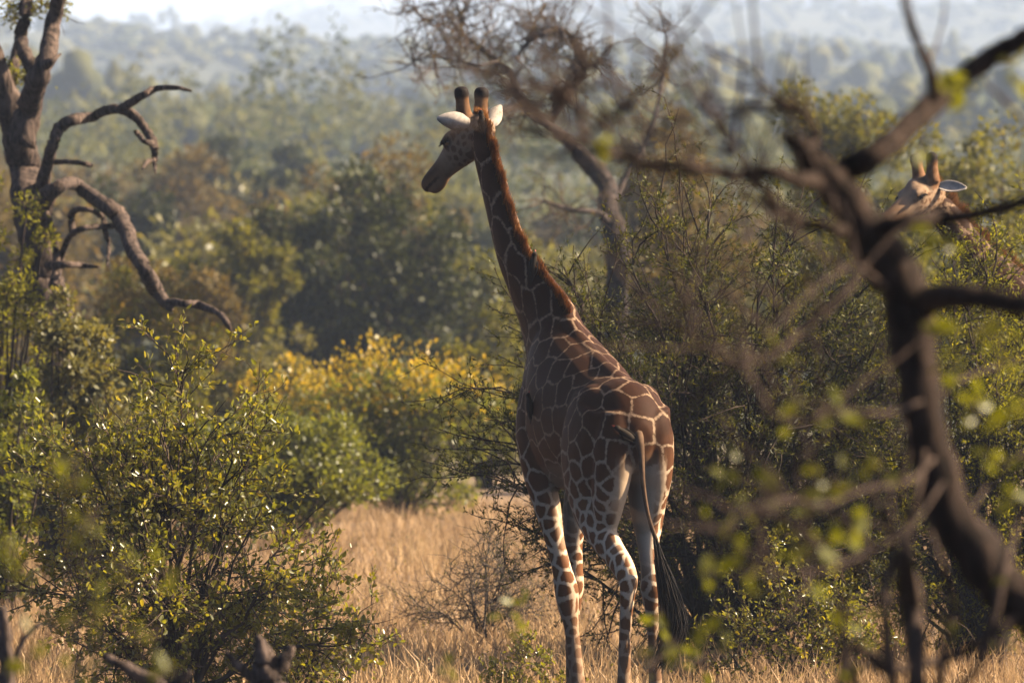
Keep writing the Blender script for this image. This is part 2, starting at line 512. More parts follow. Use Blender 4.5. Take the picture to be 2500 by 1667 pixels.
def giraffe(origin, a, pose, voxel, seed):
    rng = np.random.default_rng(seed)
    X0, Y0 = origin
    F2 = np.array([-math.sin(a), math.cos(a)]); L2 = np.array([-math.cos(a), -math.sin(a)])
    root = empty('giraffe', (X0, Y0, 0), math.radians(90) + a)

    def lp(px, py, f):
        q = (px - 1250) * K
        l = (q * (Y0 + f * F2[1]) - X0 - f * F2[0]) / (L2[0] - q * L2[1])
        y = Y0 + f * F2[1] + l * L2[1]
        return np.array([f, l, CZ + (HY - py) * K * y])

    def tolocal(v):
        v = np.asarray(v, float)
        return np.array([v[0] * F2[0] + v[1] * F2[1], v[0] * L2[0] + v[1] * L2[1], v[2]])

    ex, ey, ez = np.eye(3)
    lofts = []
    tr = [(-.47, 2.10, .07, .12), (-.38, 2.14, .20, .25), (-.22, 2.19, .28, .33), (0, 2.22, .32, .345), (.25, 2.23, .33, .38), (.5, 2.255, .36, .475), (.75, 2.285, .375, .545),
          (1.0, 2.32, .36, .62), (1.2, 2.38, .30, .66), (1.4, 2.40, .25, .52), (1.55, 2.34, .18, .36), (1.64, 2.3, .09, .2)]
    lofts.append(Loft('trunk', [((f, 0, u), ey * w, ez * h) for f, u, w, h in tr], 24))
    # spine and hip bones
    lofts.append(path_loft('trunk', [(-.3, 0, 2.36), (0, 0, 2.5), (.4, 0, 2.63), (.8, 0, 2.79), (1.15, 0, 2.98), (1.35, 0, 2.93)], [.05, .075, .075, .07, .07, .06], [.06, .08, .08, .08, .08, .08], ey))
    for s in (1, -1):
        lofts.append(path_loft('trunk', [(-.18, s * .16, 2.3), (.02, s * .2, 2.37), (.2, s * .22, 2.33)], [.10, .12, .09], [.12, .14, .10], ey))
    for s in (1, -1):
        lofts.append(path_loft('hindleg', [(-.28, s * .13, 2.3), (-.3, s * .15, 2.1), (-.26, s * .16, 1.85), (-.18, s * .16, 1.62), (-.12, s * .15, 1.45)], [.13, .15, .14, .11, .07], [.12, .16, .17, .15, .1], ey))
        lofts[-1].side = s
    # neck
    nk = [np.array([1.1, 0, 2.42])] + [lp(*p) for p in pose['neck']]
    nl = [.25] + pose['neck_lat']; ns = [.42] + pose['neck_sag']
    neck = path_loft('neck', nk, nl, ns, ey)
    lofts.append(neck)
    # legs
    for kind, side, pts in pose['legs']:
        P = np.array([lp(*p[:3]) for p in pts])
        lofts.append(path_loft(kind, P, [p[3] for p in pts], [p[4] if len(p) > 4 else p[3] for p in pts], ey))
        lofts[-1].side = side
    # head
    A = norm(tolocal(pose['head_dir']))
    U = norm(ez - A * A[2])
    W = np.cross(U, A)
    H0 = lp(*pose['head'])
    hd = lambda t, w, u: H0 + A * t + W * w + U * u
    HR = [(-.10, -.07, .07, .06), (-.05, -.05, .115, .09), (.04, -.04, .15, .12), (.14, -.042, .165, .128), (.25, -.05, .148, .128), (.36, -.066, .118, .095), (.47, -.08, .095, .077),
          (.57, -.088, .082, .070), (.66, -.093, .073, .068), (.72, -.1, .058, .058), (.75, -.105, .03, .03)]
    lofts.append(Loft('head', [(hd(t, 0, c), W * w, U * h) for t, c, h, w in HR]))
    lofts.append(Loft('head', [(hd(t, 0, c), W * w, U * h) for t, c, h, w in [(.50, -.165, .02, .03), (.58, -.172, .034, .045), (.655, -.172, .034, .045), (.70, -.165, .015, .02)]]))   # lower lip
    lofts.append(Loft('head', [(hd(t, 0, c), W * w, U * h) for t, c, h, w in [(.12, .08, .03, .05), (.2, .095, .05, .06), (.28, .075, .03, .04)]]))   # forehead boss
    for s in (1, -1):
        lofts.append(Loft('head', [(hd(t, s * .10, c), W * .04, U * .04) for t, c in [(.17, .03), (.25, .035), (.31, .015)]]))   # brow
        up = norm(np.array(tolocal(pose['horn_dir'])) + W * s * .10)
        b = hd(.045, s * pose.get('horn_gap', .085), .05)
        lofts.append(path_loft('horn', [b, b + up * .09, b + up * .165, b + up * .215, b + up * .255, b + up * .275], [.07, .058, .053, .06, .054, .024], [.074, .06, .053, .06, .054, .024], W))
        lofts[-1].tip = b + up * .28
        lofts[-1].base = b
    # one skin over it all
    Vj, Fj = join([(l.V, l.F) for l in lofts])
    tmp = link('tmp_skin', make_mesh('tmp_skin', Vj, Fj, M['coat'], True))
    rm = tmp.modifiers.new('r', 'REMESH'); rm.mode = 'VOXEL'; rm.voxel_size = voxel
    sm = tmp.modifiers.new('s', 'SMOOTH'); sm.factor = .5; sm.iterations = int(round(7 * .014 / voxel))
    dg = bpy.context.evaluated_depsgraph_get()
    me = bpy.data.meshes.new_from_object(tmp.evaluated_get(dg))
    old = tmp.data
    bpy.data.objects.remove(tmp); bpy.data.meshes.remove(old)
    n = len(me.vertices)
    V = np.empty(n * 3, np.float32); me.vertices.foreach_get('co', V); V = V.reshape(-1, 3).astype(float)
    N = np.empty(n * 3, np.float32); me.vertices.foreach_get('normal', N); N = N.reshape(-1, 3).astype(float)
    me.polygons.foreach_set('use_smooth', np.ones(len(me.polygons), bool))
    # which limb is each point on
    best = np.full(n, 1e9); reg = np.zeros(n, int); ax = np.zeros((n, 3))
    for li, l in enumerate(lofts):
        for j in range(len(l.C) - 1):
            p, q = l.C[j], l.C[j + 1]
            d = q - p; L = d @ d
            t = np.clip((V - p) @ d / L, 0, 1)
            r = l.R[j] * (1 - t) + l.R[j + 1] * t
            dist = np.linalg.norm(V - p - t[:, None] * d, axis=1) / np.maximum(r, .02)
            m = dist < best
            best[m] = dist[m]; reg[m] = li; ax[m] = d / math.sqrt(L)
    kinds = np.array([l.kind for l in lofts])
    rk = kinds[reg]
    u = V[:, 2]
    S = lambda x, lo, hi: np.clip((x - lo) / (hi - lo), 0, 1) ** 2 * (3 - 2 * np.clip((x - lo) / (hi - lo), 0, 1))
    isleg = (rk == 'foreleg') | (rk == 'hindleg'); ishead = (rk == 'head') | (rk == 'horn'); isneck = rk == 'neck'
    sp = np.full(n, .155)
    sp = np.where(isneck, .125, sp)
    sp = np.where(isleg, .082 + (.15 - .082) * S(u, 1.45, 2.35), sp)
    sp = np.where(ishead, .05, sp)
    st = np.where(isneck, 1.9, 1.0)
    st = np.where((rk == 'trunk') & (V[:, 0] > .9), 1.25, st)
    order = rng.permutation(n)[:16000]
    sd = []; SP = np.zeros((2000, 3)); SR = np.zeros(2000); SA = np.zeros((2000, 3)); SS = np.ones(2000)
    c = 0
    for i in order:
        if c:
            dv = SP[:c] - V[i]
            al = np.einsum('ij,ij->i', dv, SA[:c])
            d2 = np.einsum('ij,ij->i', dv, dv) - (1 - 1 / SS[:c] ** 2) * al ** 2
            if (d2 < (.5 * (SR[:c] + sp[i])) ** 2).any(): continue
        if c >= 2000: break
        SP[c] = V[i]; SR[c] = sp[i]; SA[c] = ax[i]; SS[c] = st[i]; c += 1
    SP, SR, SA, SS = SP[:c], SR[:c], SA[:c], SS[:c]
    edge = np.zeros(n)
    wv = V + .018 * np.column_stack([np.sin(V @ v1 + ph) for v1, ph in zip(rng.normal(0, 16, (3, 3)), rng.uniform(0, 6, 3))])
    for k0 in range(0, n, 4000):
        dv = wv[k0:k0 + 4000, None] - SP[None]
        al = np.einsum('ijk,jk->ij', dv, SA)
        d = np.sqrt(np.maximum(np.einsum('ijk,ijk->ij', dv, dv) - (1 - 1 / SS ** 2) * al ** 2, 0)) / SR
        pr = np.partition(d, 1, axis=1)[:, :2]
        edge[k0:k0 + 4000] = (pr[:, 1] - pr[:, 0]) * .5 * SR[np.argmin(d, 1)]
    gap = np.where(isneck, .0055, np.where(isleg, .0125 - .006 * S(u, 1.5, 2.3), .0065))
    gap = np.where(ishead, .012, gap)
    tone = S(u, 1.25, 2.45)
    tone = np.where(isleg, np.maximum(tone, .55 * (1 - S(u, .55, 1.15))), tone)
    tone = np.where(ishead, .55, tone)
    # pale parts: belly, inner thighs, seat, lower legs, face
    side = np.array([getattr(l, 'side', 0) for l in lofts])[reg]
    inward = S(-N[:, 1] * side, -.15, .45)
    pale = np.where(rk == 'hindleg', inward * S(u, 1.0, 1.3) * (1 - S(u, 2.2, 2.4)), 0)
    pale = np.maximum(pale, np.where(rk == 'foreleg', .5 * inward * S(u, 1.1, 1.5), 0))
    pale = np.maximum(pale, S(-N[:, 2], .45, .9) * (rk == 'trunk') * .8)
    pale = np.maximum(pale, S(-V[:, 0], .26, .42) * (1 - S(u, 1.75, 2.05)) * S(u, 1.25, 1.5) * .95 * (np.abs(V[:, 1]) < .2))
    pale = np.maximum(pale, np.where(isleg, .35 * (1 - S(u, .45, .9)), 0))
    black = np.zeros(n); rust = np.zeros(n)
    ht = (V - H0) @ A; hu = (V - H0) @ U; hw = (V - H0) @ W
    rust = np.where(isleg, .42 * (1 - S(u, .6, 1.15)), 0)
    pale = np.where(rk == 'head', np.clip(.2 + .7 * S(ht, .26, .38) + .6 * S(hu, .0, .06), 0, 1), pale)
    tone = np.where(rk == 'head', .70 + .28 * S(ht, .32, .6), tone)
    black = np.maximum(black, (rk == 'head') * S(hu - .06 * np.sin(ht * 40), .02, .09) * S(-ht, -.22, -.12) * .75)
    black = np.maximum(black, (rk == 'head') * S(ht, .4, .6) * S(hu, -.13, -.07) * .75)
    rust = np.maximum(rust, (rk == 'head') * (.28 + .22 * S(ht, .35, .5)))
    mouth = np.abs(hu + .138 + .03 * (ht - .6)) < .011
    black = np.maximum(black, (rk == 'head') * mouth * S(ht, .5, .56) * .7)
    black = np.maximum(black, (rk == 'head') * (1 - S(np.hypot(ht - .665, (hu + .062) * 1.6), .012, .03)) * .8)
    for s in (1, -1):
        de = np.linalg.norm(V - hd(.25, s * .118, -.005), axis=1)
        black = np.maximum(black, (1 - S(de, .028, .062)) * .7)
    for l in lofts:
        if l.kind == 'horn':
            dt = np.linalg.norm(V - l.tip, axis=1)
            black = np.maximum(black, 1 - S(dt, .095, .125))
            near = (rk == 'horn')
            rust = np.maximum(rust, near * .85 * S(np.linalg.norm(V - l.base, axis=1), .06, .12))
            pale = np.where(near, .4, pale)
    black = np.maximum(black, 1 - S(u, .09, .12))
    for k, arr in (('edge', edge), ('gap', gap), ('tone', tone), ('pale', pale), ('black', black), ('rust', rust)):
        q = me.attributes.new(k, 'FLOAT', 'POINT'); q.data.foreach_set('value', arr.astype(np.float32))
    me.name = 'body'
    if not me.materials: me.materials.append(M['coat'])
    link('body', me, root)
    # mane
    path = catmull(np.column_stack([nk, nl, ns]), 6)
    T = norm(np.gradient(path[:, :3], axis=0))
    Sd = norm(ey[None] - T * (T @ ey)[:, None])
    Bk = np.cross(T, Sd); Bk *= np.sign(-(Bk @ ex))[:, None]        # towards the nape
    crest = path[:, :3] + Bk * path[:, 4:5]
    keep = np.where(crest[:, 2] > 2.98)[0]
    crest, T, Sd, Bk = crest[keep], T[keep], Sd[keep], Bk[keep]
    crest = np.vstack([crest, hd(-.10, 0, .02), hd(-.03, 0, .095)])
    T = np.vstack([T, T[-1], T[-1]]); Sd = np.vstack([Sd, Sd[-1], Sd[-1]]); Bk = np.vstack([Bk, norm(Bk[-1] + U * .5), norm(Bk[-1] + U * 1.2)])
    m = pose.get('mane_n', 5000)
    t = rng.uniform(0, len(crest) - 1.001, m); j = t.astype(int); fr = (t - j)[:, None]
    lerp = lambda Q: Q[j] * (1 - fr) + Q[j + 1] * fr
    # sit the roots on the skin itself
    from mathutils.kdtree import KDTree
    kd = KDTree(n)
    for q in range(n): kd.insert(V[q], q)
    kd.balance()
    cz = np.array([kd.find(p)[0] for p in crest])
    crest = cz
    b = norm(lerp(Bk)); s_ = norm(lerp(Sd)); tt = norm(lerp(T))
    p = lerp(crest) + s_ * rng.normal(0, .009, (m, 1)) - b * .02
    ln = (.082 + .02 * np.sin(t * 1.1)[:, None] + rng.uniform(-.022, .022, (m, 1))) * pose.get('mane', 1.0)
    dr = norm(b + s_ * rng.normal(0, .14, (m, 1)) + tt * rng.normal(.12, .16, (m, 1)))
    P = np.stack([p, p + dr * ln * .6, p + dr * ln + tt * ln * rng.normal(.1, .1, (m, 1))], 1)
    R = np.tile(np.array([[.0028, .0024, .0006]]), (m, 1))
    v, f = tubes(P, R, 3)
    obj('mane', v, f, M['mane'], root)
    # ears
    for base, tip, wdt, fc in pose['ears']:
        base = np.asarray(hd(*base)); tp = base + np.asarray(tolocal(tip))
        d = tp - base; Ln = np.linalg.norm(d); d /= Ln
        fcv = norm(tolocal(fc)); fcv = norm(fcv - d * (fcv @ d)); sv = np.cross(d, fcv)
        g = []; uu = np.linspace(0, 1, 13); ww = np.linspace(-1, 1, 9)
        prof = np.interp(uu, [0, .12, .3, .5, .7, .88, 1], [.45, .72, 1, 1, .78, .4, .04])
        for a_, w_ in zip(uu, prof):
            for b_ in ww:
                g.append(base + d * Ln * a_ + sv * wdt * w_ * b_ + fcv * (wdt * .7 * w_ * (b_ ** 2) - .02 * math.sin(a_ * 3.1)))
        g = np.array(g); kq = (np.arange(12)[:, None] * 9 + np.arange(8)[None]).ravel()
        fq = np.column_stack([kq, kq + 1, kq + 10, kq + 9])
        eo = obj('ear', g, fq, M['ear'], root, True)
        so = eo.modifiers.new('thickness', 'SOLIDIFY'); so.thickness = .012
        ss = eo.modifiers.new('round', 'SUBSURF'); ss.levels = ss.render_levels = 1
    # eyes and lashes
    for s in (1, -1):
        cpos = hd(.25, s * .118, -.005)
        th, ph = np.meshgrid(np.linspace(0, np.pi, 9), np.linspace(0, 2 * np.pi, 13)[:-1], indexing='ij')
        g = np.stack([np.sin(th) * np.cos(ph), np.sin(th) * np.sin(ph), np.cos(th)], -1).reshape(-1, 3) * .026 + cpos
        kq = (np.arange(8)[:, None] * 12 + np.arange(12)[None]); k2 = (np.arange(8)[:, None] * 12 + (np.arange(12)[None] + 1) % 12)
        eye_o = obj('eye', g, np.stack([kq, k2, k2 + 12, kq + 12], -1).reshape(-1, 4), M['eye'], root, True)
        q = 60
        o_ = rng.uniform(-1, 1, (q, 1))
        p = cpos + A * o_ * .032 + U * (.02 - .012 * o_ ** 2) + W * s * .014
        dr = norm(W * s * 1.0 + A * (o_ * .4 + .25) - U * .15 + rng.normal(0, .12, (q, 3)))
        v, f = tubes(np.stack([p, p + dr * .03, p + dr * .055 - U * .006], 1), np.tile([[.003, .0024, .0005]], (q, 1)), 3)
        obj('eyelashes', v, f, M['lash'], eye_o)
    # tail
    tp = np.array([lp(*p[:3]) for p in pose['tail']])
    rr = [p[3] for p in pose['tail']]
    v, f = limb(tp, rr, rng, 8, 6, .02, 0)
    tail_o = obj('tail', v, f, M['tailskin'], root, True)
    kp = catmull(np.array([lp(*p[:3]) for p in pose['tuft']]), 3)
    m = pose.get('tuft_n', 1000); q = len(kp)
    spread = np.interp(np.linspace(0, 1, q), [0, .25, .6, .85, 1], [.16, .55, 1, .9, .8])
    off = rng.normal(0, .035, (m, 3))
    st_ = rng.uniform(0, .45, m); en = rng.uniform(.6, 1.0, m)
    out = np.zeros((m, 7, 3))
    for i_ in range(7):
        tt_ = (st_ + (en - st_) * i_ / 6) * (q - 1)
        j_ = np.minimum(tt_.astype(int), q - 2); fr_ = (tt_ - j_)[:, None]
        sp_ = spread[j_] * (1 - fr_[:, 0]) + spread[j_ + 1] * fr_[:, 0]
        out[:, i_] = kp[j_] * (1 - fr_) + kp[j_ + 1] * fr_ + off * sp_[:, None] + rng.normal(0, .004, (m, 3))
    R = np.tile(np.array([[.0055, .0055, .005, .0045, .004, .003, .001]]), (m, 1))
    v, f = tubes(out, R, 3)
    obj('tail_tuft', v, f, M['tuft'], tail_o)
    # hooves
    for kind, side, pts in pose['legs']:
        e = lp(*pts[-1][:3])
        rg = [(e[2] * 0 + z, fx, r_) for z, fx, r_ in [(.001, .05, .105), (.05, .04, .098), (.11, .015, .078), (.13, .0, .06)]]
        obj('hoof', *(lambda l: (l.V, l.F))(Loft('h', [((e[0] + fx, e[1], z), ey * r_ * .8, ex * r_) for z, fx, r_ in rg])), M['hoof'], root, True)
    return root, lp, V, N


HEAD_DIR = (-.45, .43, -.39)
poseA = dict(
    neck=[(1345, 800, 1.40), (1292, 695, 1.56), (1254, 622, 1.68), (1228, 537, 1.84), (1205, 448, 1.99), (1187, 375, 2.10), (1176, 325, 2.19)],
    neck_lat=[.195, .145, .118, .105, .098, .094, .08], neck_sag=[.34, .235, .18, .15, .135, .125, .10],
    head=(1168, 304, 2.26), head_dir=HEAD_DIR, horn_dir=(-.03, -.02, 1), horn_gap=.088,
    ears=[((.0, .10, -.005), (-.25, -.05, .05), .068, (-.1, .95, .3)), ((.0, -.10, -.005), (.10, .13, .155), .062, (.2, .9, .2))],
    tail=[(1552, 1040, -.36, .045), (1561, 1075, -.50, .035), (1566, 1120, -.57, .024), (1570, 1180, -.6, .018), (1582, 1255, -.62, .015), (1602, 1318, -.64, .018)],
    tuft=[(1600, 1312, -.64), (1618, 1390, -.66), (1636, 1460, -.67), (1646, 1520, -.67), (1630, 1575, -.66), (1602, 1630, -.64)],
    legs=[
        ('foreleg', 1, [(1330, 860, 1.12, .07, .16), (1308, 960, 1.18, .10, .21), (1300, 1060, 1.2, .115, .2), (1316, 1160, 1.16, .11, .16), (1337, 1240, 1.13, .1, .115), (1354, 1318, 1.12, .074), (1371, 1386, 1.12, .074), (1383, 1440, 1.13, .092, .088), (1388, 1488, 1.12, .076), (1394, 1522, 1.11, .059), (1402, 1590, 1.1, .055), (1409, 1658, 1.09, .06), (1412, 1690, 1.09, .068), (1416, 1725, 1.12, .05), (1418, 1745, 1.14, .05)]),
        ('foreleg', -1, [(1420, 880, 1.12, .07, .16), (1448, 980, 1.18, .10, .2), (1440, 1080, 1.2, .11, .2), (1418, 1180, 1.2, .11, .15), (1405, 1260, 1.22, .095, .11), (1401, 1320, 1.24, .07), (1402, 1370, 1.25, .064), (1400, 1432, 1.27, .08), (1397, 1485, 1.27, .064), (1396, 1540, 1.27, .052), (1398, 1640, 1.27, .052), (1400, 1690, 1.28, .062), (1402, 1715, 1.3, .048), (1403, 1730, 1.31, .048)]),
        ('hindleg', 1, [(1450, 985, -.05, .12, .3), (1432, 1070, .04, .145, .33), (1428, 1150, .1, .145, .31), (1440, 1225, .1, .125, .23), (1462, 1290, -.04, .1, .16), (1496, 1345, -.24, .08, .115), (1522, 1385, -.42, .075, .1), (1534, 1418, -.5, .068, .088), (1532, 1455, -.5, .056, .06), (1527, 1522, -.48, .046), (1525, 1590, -.46, .046), (1523, 1670, -.44, .052), (1522, 1715, -.43, .06), (1521, 1750, -.4, .048), (1520, 1770, -.38, .048)]),
        ('hindleg', -1, [(1592, 985, -.12, .10, .26), (1588, 1070, -.08, .115, .3), (1583, 1150, -.02, .13, .29), (1581, 1225, 0, .125, .22), (1583, 1290, -.08, .095, .15), (1583, 1352, -.18, .066, .1), (1587, 1403, -.26, .066, .09), (1590, 1440, -.3, .08, .085), (1591, 1475, -.3, .058), (1594, 1522, -.3, .046), (1597, 1590, -.3, .045), (1600, 1660, -.3, .05), (1601, 1705, -.29, .058), (1602, 1735, -.27, .047), (1602, 1755, -.25, .047)]),
    ])
g1, lpA, gV, gN = giraffe(((1512 - 1250) * K * 40, 40.0), math.radians(20), poseA, .0135, 5)
tag(g1, 'tall dark brown giraffe standing in the open with its back turned, head looking aside', 'giraffe', 'giraffes in the bushveld')

g2y = 49.6; g2x = (2585 - 1250) * K * 49 + 1.33
a2 = math.radians(110)
def stand(f, l, us):   # straight standing leg for the giraffe behind the thorn bushes, as photo points
    out = []
    for df, u_, ra, rb in us:
        ff = f + df
        x = g2x + ff * -math.sin(a2) + l * -math.cos(a2); y = g2y + ff * math.cos(a2) + l * -math.sin(a2)
        out.append((1250 + x / (K * y), HY - (u_ - CZ) / (K * y), ff, ra, rb))
    return out
FL = [(-.05, 2.75, .07, .16), (.0, 2.4, .1, .2), (.02, 2.05, .11, .2), (0, 1.75, .1, .14), (-.02, 1.45, .075, .09), (-.02, 1.1, .07, .07), (-.01, .98, .085, .085), (-.02, .82, .06, .06), (-.02, .5, .05, .05), (-.02, .25, .06, .06), (.02, .12, .05, .05), (.03, .07, .05, .05)]
HL = [(-.05, 2.35, .12, .28), (.0, 2.1, .14, .3), (.08, 1.85, .13, .27), (.05, 1.6, .11, .19), (-.1, 1.35, .08, .11), (-.24, 1.1, .07, .09), (-.28, .98, .075, .085), (-.28, .8, .05, .05), (-.26, .5, .046, .046), (-.25, .25, .055, .055), (-.22, .12, .048, .048), (-.2, .07, .048, .048)]
poseB = dict(mane_n=1500, tuft_n=300,
    neck=[(2572, 815, 1.42), (2490, 735, 1.73), (2425, 668, 2.0), (2365, 605, 2.26), (2318, 540, 2.44), (2290, 497, 2.54)],
    neck_lat=[.19, .15, .12, .105, .1, .085], neck_sag=[.33, .25, .2, .165, .145, .11],
    head=(2274, 455, 2.64), head_dir=(-.66, -.50, -.33), horn_dir=(-.1, .1, 1), horn_gap=.085,
    ears=[((.0, .10, -.005), (.24, -.06, -.01), .058, (-.1, -.7, .5)), ((.0, -.10, -.005), (-.12, .2, .06), .058, (-.6, -.3, .2))],
    tail=stand(-.45, 0, [(0, 2.2, .04, .04), (-.12, 2.1, .03, .03), (-.16, 1.8, .02, .02), (-.17, 1.4, .016, .016), (-.17, 1.2, .016, .016)]),
    tuft=[p[:3] for p in stand(-.45, 0, [(-.17, 1.2, 0, 0), (-.18, 1.0, 0, 0), (-.18, .8, 0, 0), (-.17, .6, 0, 0)])],
    legs=[('foreleg', 1, stand(1.15, .2, FL)), ('foreleg', -1, stand(1.2, -.2, FL)), ('hindleg', 1, stand(0, .19, HL)), ('hindleg', -1, stand(.1, -.19, HL))])
g2, _, _, _ = giraffe((g2x, g2y), a2, poseB, .024, 9)
tag(g2, 'giraffe with pale face browsing behind the thorn bushes, only head and neck showing', 'giraffe', 'giraffes in the bushveld')

# ------------------------------------------------------------------ oxpeckers on the giraffe
Wm = np.array(Matrix.Translation(g1.location) @ g1.rotation_euler.to_matrix().to_4x4())
wV = gV @ Wm[:3, :3].T + Wm[:3, 3]; wN = gN @ Wm[:3, :3].T
wpx = 1250 + wV[:, 0] / (K * wV[:, 1]); wpy = HY - (wV[:, 2] - CZ) / (K * wV[:, 1])


def skin_at(px, py):
    m = np.where((abs(wpx - px) < 9) & (abs(wpy - py) < 9))[0]
    if len(m) == 0: m = np.array([np.argmin((wpx - px) ** 2 + (wpy - py) ** 2)])
    k = m[np.argmin(wV[m, 1])]
    return wV[k], wN[k]


def oxpecker(px, py, along, label, out=.035, scale=1.0):
    p, nrm = skin_at(px, py)
    p = p + nrm * out
    fwd = norm(np.array(along, float)); fwd = norm(fwd - nrm * (fwd @ nrm) * .7)
    rt = norm(np.cross(fwd, nrm)); up = np.cross(rt, fwd)
    root = empty('oxpecker', p)
    q = lambda f, r, u: (fwd * f + rt * r + up * u) * scale
    def lo(rings): return Loft('b', [(q(f, r, u), rt * a_ * scale, (up * b_ + fwd * 0) * scale) for f, r, u, a_, b_ in rings], 12)
    l = lo([(-.14, 0, -.012, .006, .003), (-.10, 0, -.01, .013, .006), (-.06, 0, -.004, .018, .016), (-.03, 0, 0, .029, .029), (.01, 0, .004, .033, .034), (.045, 0, .012, .027, .028), (.07, 0, .022, .02, .021), (.088, 0, .03, .021, .021), (.103, 0, .03, .016, .016), (.114, 0, .027, .008, .008)])
    obj('body', l.V, l.F, M['bird_dark'], root, True)
    l = lo([(.03, 0, -.012, .012, .012), (.01, 0, -.018, .024, .02), (-.02, 0, -.016, .02, .018), (-.05, 0, -.01, .008, .008)])
    obj('breast', l.V, l.F, M['bird_buff'], root, True)
    l = lo([(.11, 0, .026, .007, .008), (.122, 0, .024, .005, .006), (.134, 0, .021, .001, .001)])
    obj('beak', l.V, l.F, M['beak'], root, True)
    for s in (1, -1):
        l = lo([(.045, s * .025, .015, .004, .008), (.02, s * .033, .01, .006, .02), (-.03, s * .029, .004, .006, .018), (-.08, s * .016, -.002, .004, .01), (-.105, s * .01, -.006, .002, .003)])
        obj('wing', l.V, l.F, M['bird_dark'], root, True)
        v, f = tubes(np.array([[q(-.005, s * .014, -.02), q(.008, s * .016, -.038), q(0, s * .018, -.06)]]), np.array([[.004, .003, .002]]) * scale, 4)
        obj('leg', v, f, M['bird_dark'], root)
    tag(root, label, 'bird', 'oxpeckers riding the giraffe')


oxpecker(1300, 652, (.1, .05, 1), 'small dark oxpecker perched upright on the nape of the giraffe', .05)
oxpecker(1186, 306, (-.15, .0, 1), 'small dark oxpecker clinging beside the far ear of the giraffe', .05, .95)
oxpecker(1533, 1058, (-.8, .2, .35), 'dark oxpecker on the giraffe rump beside the tail root', .03)
oxpecker(1290, 985, (.15, .1, 1), 'dark oxpecker flat against the shoulder side of the giraffe', .012, .9)


# ------------------------------------------------------------------ bushes
def zig(start, dirs, lens, n, rng, kink=.25, droop=0.0):
    """N wandering twigs: start (N,3), direction (N,3), length (N)"""
    N = len(start)
    P = np.zeros((N, n, 3)); P[:, 0] = start
    d = norm(dirs)
    step = (lens / (n - 1))[:, None]
    for k in range(1, n):
        d = norm(d + rng.normal(0, kink, (N, 3)) + np.array([0, 0, -droop]))
        P[:, k] = P[:, k - 1] + d * step
    return P, d


def along(P, idx, t):
    n = P.shape[1]
    x = t * (n - 1); j = np.minimum(x.astype(int), n - 2); f = (x - j)[:, None]
    return P[idx, j] * (1 - f) + P[idx, j + 1] * f, norm(P[idx, j + 1] - P[idx, j])


